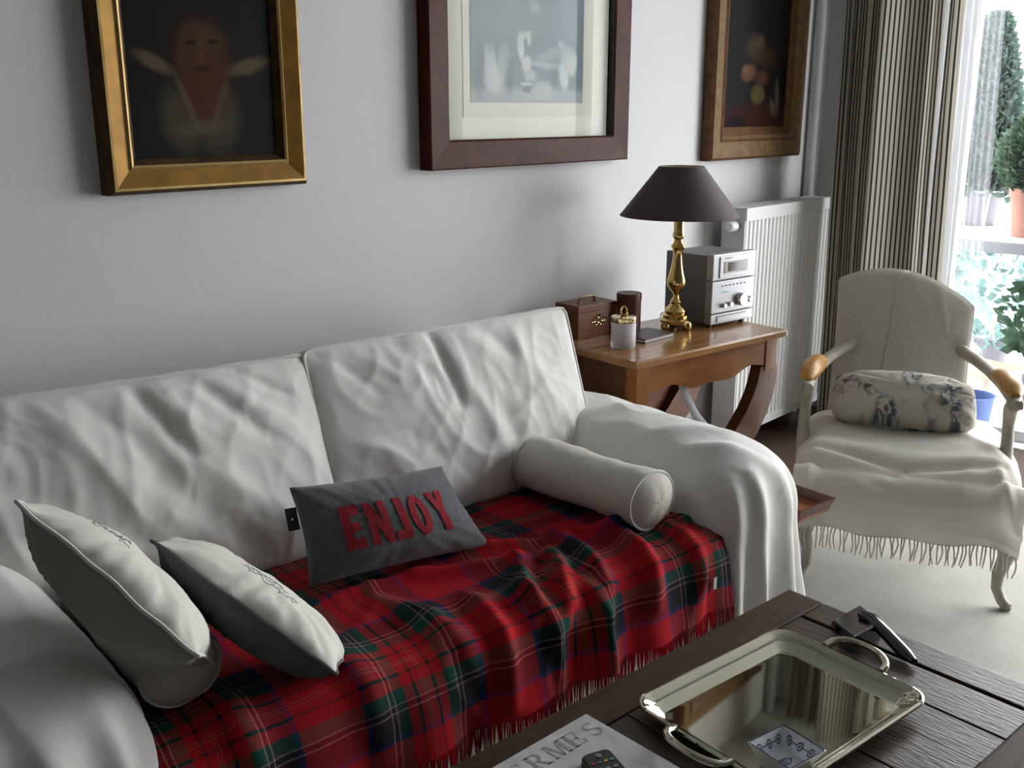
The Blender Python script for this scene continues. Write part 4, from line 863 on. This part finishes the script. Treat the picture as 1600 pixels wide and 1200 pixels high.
# pale strap and cables hanging beneath
st = MB(); pts = [(.325, .10, .60), (.345, .09, .545), (.40, .085, .46), (.47, .08, .39), (.52, .08, .33)]
for i in range(len(pts) - 1):
    a, b = Vector(pts[i]), Vector(pts[i + 1]); d = Vector((.015, 0, .006)); st.add([a - d, b - d, b + d, a + d], [(0, 1, 2, 3)])
so = st.build('hanging_strap', M['strap'], loc=c2w(0, 0, 0), rotz=CA, smooth=True, merge=True); so.modifiers.new('thickness', 'SOLIDIFY').thickness = .002
tag(so, 'pale flat strap hanging down under the console table', 'strap')
cb = MB()
cb.tube([(.62, .40, .765), (.60, .448, .745), (.588, .452, .68), (.585, .452, .62), (.60, .45, .52), (.58, .45, .42), (.62, .45, .30), (.60, .45, .05)], .0022, 6); cb.tube([(.65, .40, .765), (.63, .448, .745), (.622, .452, .68), (.62, .452, .60), (.635, .45, .50), (.625, .45, .42), (.65, .45, .28), (.66, .45, .05)], .0022, 6)
tag(cb.build('power_cable', M['cable'], loc=c2w(0, 0, 0), rotz=CA), 'thin grey cables trailing behind the console table', 'cable')

# brass lamp
lc = c2w(.470, .262, CZ)
lamp = thing('table_lamp', 'brass candlestick lamp with dark aubergine cone shade on the console', 'lamp', lc, 0)
k_ = .00232
pr = [(0, 523 - 512), (22, 523 - 512), (23, 523 - 507), (20, 523 - 504), (20, 523 - 499), (16, 523 - 497), (17, 523 - 493), (15, 523 - 489), (11, 523 - 485), (8.5, 523 - 482), (9.5, 523 - 479), (7, 523 - 475), (5, 523 - 472), (4.2, 523 - 468), (6.0, 523 - 464), (9, 523 - 461), (13.5, 523 - 455), (15, 523 - 449), (14, 523 - 442), (11, 523 - 432), (8.5, 523 - 420), (7.3, 523 - 408), (7.5, 523 - 400), (9, 523 - 397), (11.5, 523 - 394), (10, 523 - 391), (7.5, 523 - 388), (6.5, 523 - 383), (9, 523 - 379), (9.5, 523 - 375), (8, 523 - 372), (8, 523 - 350), (5, 523 - 349), (5, 523 - 338), (0.5, 523 - 337)]
mb = MB(); mb.lathe([(max(.0005, r * k_), z * k_) for r, z in pr], 32); mb.build('candlestick', M['brass'], lamp, smooth=math.radians(35))
for k in range(3):
    a = math.radians(-75 + 120 * k); mb = MB(); mb.lathe([(.001, 0), (.012, .002), (.016, .012), (.016, .024), (.011, .032), (.001, .035)], 16, (.046 * math.cos(a), .046 * math.sin(a), 0)); mb.build('foot', M['brass'], lamp)
zs0, zs1 = 1.140 - CZ, 1.308 - CZ
mb = MB(); mb.lathe([(.210, zs0), (.2095, zs0 - .002), (.078, zs1)], 56, cap=False); mb.build('shade', M['shade'], lamp, smooth=math.radians(50))
mb = MB(); mb.lathe([(.207, zs0), (.076, zs1 - .001)], 56, cap=False); mb.build('shade_lining', M['shade_in'], lamp, smooth=True)
mb = MB()
for k in range(3):
    a = 2 * PI * k / 3; mb.tube([(0, 0, zs1 - .03), (.077 * math.cos(a), .077 * math.sin(a), zs1 - .006)], .0015, 6)
mb.tube([(0, 0, (523 - 338) * k_), (0, 0, zs1 - .02)], .003, 8); mb.build('shade_carrier', M['brass'], lamp)
mb = MB(); mb.lathe([(.012, .425), (.014, .44), (.028, .475), (.028, .50), (.015, .52), (.002, .525)], 20); mb.build('bulb', M['porcelain'], lamp)

# hi-fi
st_ = thing('mini_stereo', 'silver and grey compact hi-fi unit standing on the console table', 'stereo', c2w(.575, .18, CZ), CA)
SW, SH, SD = .235, .268, .20
MB().box(0, SW - .004, .03, .03 + SD, .014, SH - .006).build('casing', M['stereo_body'], st_, smooth=False, bevel=.004)
for (za, zb_) in ((.014, .050), (.054, .170), (.174, SH)):
    MB().box(-.004, SW, .002, .032, za, zb_).build('front_section', M['silver'], st_, smooth=False, bevel=.003)
MB().box(.030, SW - .030, -.002, .004, .182, SH - .010).build('display_panel', M['silver'], st_, smooth=False, bevel=.002)
MB().box(.052, SW - .052, -.004, .002, .198, .240).build('display_rim', M['display_rim'], st_, smooth=False, bevel=.001)
MB().box(.072, SW - .075, -.005, .0, .204, .236).build('display_window', M['display'], st_, smooth=False)
MB().box(.028, SW - .035, -.001, .004, .020, .044).build('drawer', M['silver'], st_, smooth=False, bevel=.002)
MB().box(.034, SW - .045, -.002, .0, .040, .043).build('slot', M['black'], st_, smooth=False)
def knob(x, z, r, d):
    mb = MB(); mb.lathe([(r, 0), (r, d * .7), (r * .85, d), (0.0005, d)], 20); o = mb.build('knob', M['chrome'], st_, smooth=math.radians(35)); o.location = (x, .002, z); o.rotation_euler = (PI / 2, 0, 0)
knob(.155, .094, .024, .020); knob(.060, .080, .0085, .014); knob(.095, .082, .0085, .014); knob(.207, .088, .011, .014)
for i in range(7): MB().box(.05 + i * .021, .054 + i * .021, -.001, .003, .150, .154).build('button', M['black'], st_, smooth=False)
tl_ = MB()
for q in [R4(.050 + i * .008, .126, .056 + i * .008, .130) for i in range(5)]: tl_.add([(x, .0012, z) for x, z in q], [(0, 1, 2, 3)])
tl_.build('printed_logo', M['teal'], st_, smooth=False)
tl_ = MB()
for i in range(5): tl_.add([(x, -.0025, z) for x, z in R4(.050 + i * .009, .249, .057 + i * .009, .254)], [(0, 1, 2, 3)])
tl_.build('printed_name', M['ink'], st_, smooth=False)
for x in (.02, SW - .03):
    for y in (.03, .19): mb = MB(); mb.lathe([(.010, 0), (.011, .014)], 12, (x, y, 0)); mb.build('foot', M['black'], st_)

# tea caddy box
bx = thing('wooden_box', 'mahogany casket with brass handle and lock plate on the console', 'box', c2w(.080, .355, CZ), CA)
BW, BD, BH = .185, .115, .116
MB().box(0, BW, 0, BD, 0, BH - .026).build('body', M['boxwood'], bx, smooth=False, bevel=.002)
lid = MB().box(-.002, BW + .002, -.002, BD + .002, BH - .025, BH).build('lid', M['boxwood'], bx, smooth=False, bevel=.002)
mb = MB(); mb.tube([(.055, BD / 2, BH), (.058, BD / 2, BH + .014), (.075, BD / 2, BH + .019), (.11, BD / 2, BH + .019), (.127, BD / 2, BH + .014), (.13, BD / 2, BH)], .0032, 8)
for x in (.055, .13): mb.lathe([(.008, 0), (.006, .004), (.002, .006)], 12, (x, BD / 2, BH))
mb.build('handle', M['brass_dark'], lid)
mb = MB()
for (dx, dz, r) in ((0, 0, .011), (-.017, .002, .008), (.017, .002, .008), (-.028, -.002, .005), (.029, 0, .006), (-.010, -.012, .006), (.010, -.012, .006), (0, .013, .006)):
    mb.tube([(BW * .52 + dx + r * math.cos(a), -.0015, BH * .52 + dz + r * math.sin(a)) for a in [2 * PI * k / 14 for k in range(14)]], .0017, 5, closed=True)
mb.build('lock_plate', M['brass'], bx)
# cylinder
cyl = c2w(.305, .335, CZ); cy_ = thing('wooden_canister', 'dark cylindrical wooden canister standing behind the glass jar', 'canister', cyl, 0)
mb = MB(); mb.lathe([(.043, 0), (.043, .118)], 32); mb.build('body', M['tinwood'], cy_)
mb = MB(); mb.lathe([(.0445, .118), (.0445, .140), (.043, .143), (.001, .143)], 32); mb.build('lid', M['tinwood'], cy_)
# frosted jar
jp = c2w(.128, .185, CZ); jar = thing('candle_jar', 'frosted glass jar with gold ring lid on the console', 'jar', jp, 0)
mb = MB(); mb.lathe([(.040, 0), (.042, .004), (.042, .088), (.039, .088), (.039, .022), (.001, .020)], 32); mb.build('glass_body', M['frost'], jar, smooth=math.radians(40))
mb = MB(); mb.lathe([(.034, .021), (.034, .070), (.001, .070)], 28); mb.build('wax', mat('wax', (.72, .69, .71), .6), jar)
jl = MB(); jl.lathe([(.0425, .086), (.0435, .088), (.0435, .101), (.041, .104), (.001, .105)], 32); jlo = jl.build('lid', mat('lid_gold', (.66, .52, .28), .15, metal=1.0), jar, smooth=math.radians(35))
mb = MB(); dirv = RT; mb.tube([dirv * (.011 * math.cos(a)) + Vector((0, 0, .121 + .016 * math.sin(a))) for a in [2 * PI * k / 24 for k in range(24)]], .0032, 8, closed=True); mb.build('ring_pull', M['brass'], jlo)
# notebook
nbk = thing('notebook', 'small dark notebook with silvery page edges lying before the canister', 'notebook', c2w(.215, .165, CZ), CA + math.radians(6))
MB().box(0, .165, 0, .12, .0, .004).build('cover', M['notebook'], nbk, smooth=False); MB().box(.002, .163, .002, .118, .004, .011).build('pages', M['pages'], nbk, smooth=False); MB().box(0, .165, 0, .12, .011, .015).build('cover', M['notebook'], nbk, smooth=False)

# ------------------------------------------------------------------ small butler tray table between sofa and armchair
wz = .365; wa = at_z(1306, 778, wz + .04); TLx, TLy = .165, .20; 
bt = thing('tray_table', 'small reddish wooden tray table tucked between sofa arm and armchair', 'table', (wa.x, wa.y, 0), math.radians(-9))
mb = MB(); mb.box(-TLx + .012, -.012, .012, TLy - .012, wz, wz + .010); mb.build('tray_base', M['sidetray'], bt, smooth=False)
for k, (p0, p1, ix, iy) in enumerate((((-TLx, 0), (0, 0), 0, .025), ((0, 0), (0, TLy), -.025, 0), ((-TLx, TLy), (0, TLy), 0, -.025), ((-TLx, 0), (-TLx, TLy), .025, 0))):
    a0 = Vector((*p0, wz + .04)); a1 = Vector((*p1, wz + .04)); cxm = None
    def inn(p, z, k=.84): return Vector((-TLx / 2 + (p[0] + TLx / 2) * k, TLy / 2 + (p[1] - TLy / 2) * k, z))
    mb = MB(); o0, o1 = a0, a1; i0, i1 = inn(p0, wz - .004), inn(p1, wz - .004); th_ = .008
    def sh(p): return Vector((-TLx / 2 + (p.x + TLx / 2) * .93, TLy / 2 + (p.y - TLy / 2) * .93, p.z))
    mb.add([o0, o1, i1, i0, sh(o0), sh(o1), sh(i1), sh(i0)], [(0, 1, 2, 3), (7, 6, 5, 4), (0, 4, 5, 1), (3, 2, 6, 7), (0, 3, 7, 4), (1, 5, 6, 2)]); mb.build('rim', M['sidetray_rim'], bt, smooth=False)
mb = MB(); mb.lathe([(.030, .013), (.030, .022), (.014, .034), (.009, .06), (.009, wz - .03), (.028, wz - .004), (.028, wz)], 20, (-.085, TLy - .055, 0)); mb.build('pedestal', M['sidetray_rim'], bt, smooth=math.radians(40))

# ------------------------------------------------------------------ armchair (local x = backwards, y = towards the sofa)
AO = Vector((2.99, 1.098, 0)); AA = math.radians(23)
ch = thing('armchair', 'carved grey wooden armchair under a linen slipcover by the window', 'chair', AO, AA)
ZS = .40
def legp(y, fx, sgn):
    mb = MB(); mb.tube([(.02, y * .93, ZS - .02), (.012, y * .955, .30), (-.004, y * 1.0, .25), (.0, y * .985, .19), (.008, y * .93, .12), (.006, y * .93, .07), (-.006, y * .985, .035), (-.020, y * 1.03, .024), (-.026, y * 1.04, .016)], [.030, .032, .031, .025, .019, .016, .016, .017, .010], 12); mb.build('leg', M['chairwood'], ch)
legp(.285, 0, 1); legp(-.325, 0, -1)
for y in (.22, -.22):
    mb = MB(); mb.tube([(.53, y, ZS - .02), (.55, y, .25), (.60, y, .10), (.63, y, .014)], [.024, .022, .018, .015], 10); mb.build('leg', M['chairwood'], ch)
mb = MB(); lo = []
for z, g_ in ((.30, 0), (.37, 0), (.395, -.01)):
    lo.append([(x, y, z) for x, y in ((.0 - g_, .29 + g_), (-.03 - g_, .12), (-.035 - g_, 0), (-.03 - g_, -.14), (.0 - g_, -.325 - g_), (.30, -.28 - g_), (.56 + g_, -.235), (.56 + g_, .235), (.30, .28 + g_))])
mb.loops(lo); mb.build('seat', M['chairwood'], ch, smooth=math.radians(40))
def arm_side(y, s):
    mb = MB(); mb.tube([(.15, y * .98, .34), (.165, y, .41), (.20, y * 1.015, .48), (.215, y * 1.01, .54), (.19, y, .595), (.14, y, .628), (.115, y, .632)], [.030, .026, .021, .020, .024, .023, .015], 12, flat=.9); mb.build('arm_support', M['chairwood'], ch)
    mb = MB(); mb.tube([(.11, y, .628), (.16, y, .642), (.30, y * .95, .645), (.42, y * .86, .655), (.52, y * .74, .668), (.62, y * .52, .69)], [.020, .022, .020, .019, .020, .022], 12, flat=1.1); mb.build('arm_rail', M['chairwood'], ch)
    mb = MB(); mb.tube([(.125, y, .655), (.15, y * .995, .664), (.22, y * .975, .668), (.29, y * .95, .668), (.345, y * .92, .664), (.365, y * .905, .655)], [.012, .026, .031, .031, .025, .010], 16, flat=1.12); mb.build('arm_pad', M['leather'], ch)
    sc = MB(); sc.tube([(.112 + .016 * math.cos(a) * (1 - a / 9), y + s * .018, .628 + .016 * math.sin(a) * (1 - a / 9)) for a in [k * .45 for k in range(15)]], .0045, 6); sc.build('scroll', M['chairwood'], ch)
arm_side(.312, 1); arm_side(-.300, -1)
# slipcovered back: arch with shoulders, loose cover
nb_ = 70; mbk = MB()
yl_, yr_ = .257, -.207
def crest(t):   # t 0 left .. 1 right
    sh = .900 + (.828 - .900) * t; return sh + .068 * math.sin(PI * t) ** .75 + .012 * math.sin(PI * t)
def bshape(u, v):
    zt = crest(u); z = .40 + (zt - .40) * v; y = yl_ + (yr_ - yl_) * u
    y += (u - .5) * .012 * math.sin(PI * v); x = .52 + .14 * (z - .40) / .5
    return x, y, z
def bfront(u, v):
    x, y, z = bshape(u, v); s, t = 2 * u - 1, 2 * v - 1; e = max(0, (1 - abs(s) ** 5) * (1 - max(0, t) ** 9)) ** .5
    w = .004 * ridge(y * 6 + z * 4, z * 3 - y * 5, 2.0, 3) + crease((u, v), [(.44, .98, .34, .0, .012, .004), (.05, .9, .30, .5, .05, .007), (.1, .55, .3, .1, .05, .008), (.55, .97, .72, .72, .03, .006), (.75, .95, .82, .7, .03, .006)])
    return (x - .026 * e - w * e + .004 * s * s, y, z)
def bback(u, v):
    x, y, z = bshape(u, v); s, t = 2 * u - 1, 2 * v - 1; e = max(0, (1 - abs(s) ** 5) * (1 - max(0, t) ** 9)) ** .5
    return (x + .035 * e, y, z)
mbk.grid(nb_, 60, bfront); mbk.grid(nb_, 60, bback, flip=True); mbk.build('back_cover', M['linen'], ch, smooth=math.radians(60), merge=True)
sp_ = MB(); sp_.tube([Vector(bfront(.44 - .10 * (1 - v), v)) + Vector((-.001, 0, 0)) for v in [k / 24 for k in range(25)]], .0025, 5); sp_.build('cover_seam', M['linen'], ch)
# cream fringed throw over the seat
def chair_throw(u, v):
    y = .325 - .665 * u
    s = v * .86; fl = .0
    half = .0
    if s < .50:   # seat top, back to front
        x = .50 - s; z = .455 + .012 * math.sin(PI * s / .5) ; z -= .055 * max(0, (s - .40) / .10) ** 2
        nx, nz = 0, 1
    elif s < .60:
        a = (s - .50) / .10 * PI / 2; x = .0 - .055 * math.sin(a); z = .340 + .060 * math.cos(a); nx, nz = -math.sin(a), math.cos(a)
    else:
        k = (s - .60) / .26; x = -.055 + .020 * k; z = .340 - .125 * k; nx, nz = -1, 0
    ed = max(0, abs(2 * u - 1) - .72) / .28
    z -= .05 * ed ** 2 * (1 if s < .5 else .3); bow = .020 * (1 - (2 * u - 1) ** 2); x -= bow * (1 if s > .4 else s / .4)
    w = .007 * (ridge(y * 4 + s * 2, s * 5 - y * 2, 7.7, 4) - .4) + .004 * N3(y * 8, s * 8, 1.2)
    w += crease((u, s), [(.05, .42, .50, .475, .016, -.016), (.50, .475, .93, .43, .016, -.016), (.06, .46, .40, .50, .03, .010), (.5, .51, .9, .48, .03, .010), (.30, .56, .55, .62, .018, .012), (.78, .62, .95, .50, .03, .014), (.90, .45, .97, .70, .025, .014), (.08, .46, .05, .66, .03, .014), (.74, .20, .95, .40, .03, .01)])
    hang = max(0, (s - .6) / .26); w += hang * .010 * math.sin(u * 19 + 1) + (.02 * ed if s > .5 else 0)
    return Vector((x + nx * w, y, z + nz * w + .006 * N3(u * 4, 0, 3) * hang))
mb = MB(); mb.grid(90, 90, chair_throw, uvfn=lambda u, v: (u, v)); ct = mb.build('cream_throw', M['wool_cream'], loc=AO, rotz=AA, smooth=True)
tag(ct, 'cream wool throw with knotted fringe draped over the armchair seat', 'blanket')
fr = MB(); nfr = 58
for i in range(nfr):
    u = (i + .5) / nfr + random.uniform(-.004, .004); p = chair_throw(u, 1.0); l = .062 + .012 * random.random(); d1, d2 = random.uniform(-.006, .006), random.uniform(-.008, .008)
    fr.tube([p + Vector((0, 0, .004)), p + Vector((0, d1, -l * .33)), p + Vector((0, d1 + d2 * .6, -l * .66)), p + Vector((0, d2, -l))], [.0030, .0026, .0026, .0018], 6)
fo = fr.build('fringe', M['wool_cream'], ct, smooth=True); fo['kind'] = 'stuff'
# toile lumbar pillow
def cz(p): d = p - AO; c, s = math.cos(AA), math.sin(AA); return Vector((c * d.x + s * d.y, -s * d.x + c * d.y, p.z))
pillow('toile_pillow', 'cream lumbar pillow with grey-blue toile print on the armchair seat', [(.28, .235, .475), (.28, -.225, .475), (.41, -.215, .605), (.41, .245, .605)], .19, [M['toile']], 21.0, pinch=.0, frame=(AO, AA), wr=.004, asym=.6, puff=.34, rnd=5)

# ------------------------------------------------------------------ the balcony outside
struct('ground', MB().box(WX + .3, 60, -40, 60, -6.2, -6), M['ground'], 'snowy ground below the balcony')
struct('balcony_floor', MB().box(WX + .25, 7.2, -2.5, 4.5, -.20, -.10), M['snow'], 'snow covered balcony floor')
LZ = .86
lx0 = at_z(1490, 373, LZ).x
gt = thing('garden_table', 'long white snow covered garden table on the balcony', 'table', (lx0, 1.6, 0))
MB().box(0, 1.5, -1.3, 1.4, LZ - .055, LZ - .002).build('table_top', mat('shaded_table_white', (.22, .23, .25), .6), gt, smooth=False); MB().box(.01, 1.49, -1.29, 1.39, LZ - .002, LZ + .012).build('snow_layer', M['snow'], gt, smooth=False, bevel=.01)  # white table top coloured grey to hold the shade on its front edge
for x in (.08, 1.40):
    for y in (-1.2, 1.3): MB().box(x, x + .05, y, y + .05, -.10, LZ - .055).build('leg', M['white_frame'], gt, smooth=False)
def foliage(rx, rz, n, size, cone, seed, zc):
    rnd = random.Random(seed); mb = MB()
    for i in range(n):
        while True:
            a = rnd.uniform(0, 2 * PI); t = rnd.random(); r = rnd.random() ** .45
            rr = rx * ((1 - t) ** .8 * .95 + .05 if cone else math.sin(PI * (t * .92 + .04)) ** .6)
            break
        p = Vector((rr * r * math.cos(a), rr * r * math.sin(a), zc + rz * t)); d = Vector((math.cos(a), math.sin(a), rnd.uniform(-.2, 1.2))).normalized(); s = d.cross(Vector((rnd.uniform(-1, 1), rnd.uniform(-1, 1), rnd.uniform(-1, 1)))).normalized()
        l = size * rnd.uniform(.6, 1.3); w = l * .35
        mb.add([p, p + d * l * .5 + s * w, p + d * l, p + d * l * .5 - s * w], [(0, 1, 2, 3)])
    return mb
cp = at_z(1521, 357, LZ); cf = thing('potted_conifer', 'tall pointed conifer in a dark pot with white wire stand on the balcony', 'plant', (cp.x, cp.y, LZ + .012))
mb = MB(); mb.lathe([(.085, 0), (.095, .01), (.125, .19), (.135, .20), (.125, .20), (.001, .18)], 24); mb.build('pot', M['potgrey'], cf)
mb = MB()
mb.tube([(.15 * math.cos(a), .15 * math.sin(a), .20) for a in [2 * PI * k / 28 for k in range(28)]], .006, 6, closed=True); mb.tube([(.11 * math.cos(a), .11 * math.sin(a), .006) for a in [2 * PI * k / 28 for k in range(28)]], .006, 6, closed=True)
for k in range(7): a = 2 * PI * k / 7 + .3; mb.tube([(.11 * math.cos(a), .11 * math.sin(a), .006), (.15 * math.cos(a), .15 * math.sin(a), .20)], .005, 6)
mb.build('wire_stand', M['wire'], cf); mb = MB(); mb.tube([(0, 0, .17), (0, 0, .8)], [.018, .006], 8); mb.build('trunk', M['palewood'], cf)
o = foliage(.23, .92, 7000, .06, True, 3, .17).build('foliage', M['conifer'], cf, smooth=False); o['kind'] = 'stuff'
bp_ = at_z(1604, 374, LZ); bf = thing('potted_bush', 'round green bush in a terracotta pot on the garden table', 'plant', (bp_.x, bp_.y, LZ + .012))
mb = MB(); mb.lathe([(.075, 0), (.10, .20), (.108, .20), (.110, .245), (.095, .245), (.001, .22)], 28); mb.build('pot', M['terracotta'], bf)
o = foliage(.17, .36, 3000, .045, False, 5, .21).build('foliage', M['leaf'], bf, smooth=False); o['kind'] = 'stuff'
mb = MB(); mb.tube([(0, 0, .2), (0, 0, .4)], .012, 8); mb.build('stem', M['palewood'], bf)
for i, (px, py, X, rx, rz, n, sz_, mt, lb) in enumerate(((1545, 560, 6.9, .55, .72, 900, .085, 'leaf_hazed', 'shrub behind the garden table legs, haze put into its pale leaf colour'), (1612, 592, 6.08, .19, .42, 420, .07, 'leaf', 'dark green leafy shrub under the garden table edge'))):
    q = at_x(px, py, X); s = thing('balcony_shrub', lb, 'plant', (q.x, q.y, -.10))
    o = foliage(rx, rz, n, sz_, False, 20 + i, .10 if i == 0 else .25).build('foliage', M[mt], s, smooth=False); o['kind'] = 'stuff'
    mb = MB(); mb.tube([(0, 0, 0), (0, 0, .45)], .012, 8); mb.build('stem', M['palewood'], s); mb = MB(); mb.lathe([(.10, 0), (.13, .16), (.12, .16), (.001, .14)], 20); mb.build('pot', M['potgrey'], s)
q = at_x(1538, 572, 5.45); LT = q.z; lt3 = thing('low_table', 'small pale wooden table standing just outside the window', 'table', (q.x, q.y, LT - .30), math.radians(-15))
MB().box(-.16, .16, -.14, .22, .27, .30).build('table_top', M['palewood'], lt3, smooth=False, bevel=.004)
for x in (-.13, .13):
    for y in (-.11, .19): MB().box(x - .015, x + .015, y - .015, y + .015, .20 - LT, .27).build('leg', M['palewood'], lt3, smooth=False)
q2 = at_z(1521, 566, LT); mb = MB(); mb.lathe([(.045, 0), (.05, .01), (.03, .03), (.02, .05), (.03, .07), (.012, .09), (.001, .095)], 20)
tag(mb.build('garden_ornament', M['snow'], loc=(q2.x, q2.y, LT)), 'small white stone ornament standing on the low wooden table', 'ornament')
q = at_x(1517, 640, 5.12); mb = MB(); mb.lathe([(.07, 0), (.08, .01), (.10, .22), (.107, .23), (.098, .23), (.08, .02), (.001, .02)], 28); tag(mb.build('blue_bucket', M['blue'], loc=(q.x, q.y, -.10)), 'blue plastic bucket on the balcony floor behind the armchair', 'bucket')
q = at_x(1612, 606, 5.62); mb = MB()
mb.grid(40, 24, lambda u, v: (.20 * math.cos(2 * PI * u) * math.sin(PI * v * .5) * (1 + .12 * N3(u * 6, v * 3, 2)), .30 * math.sin(2 * PI * u) * math.sin(PI * v * .5) * (1 + .12 * N3(u * 5, v * 3, 5)), .26 * math.cos(PI * v * .5) ** .7 + .02 * N3(u * 9, v * 6, 1)), wrapu=True)
tag(mb.build('snow_heap', M['snow'], loc=(q.x, q.y - .27, -.10), merge=True), 'rounded snow covered heap beside the low balcony table', 'snow')
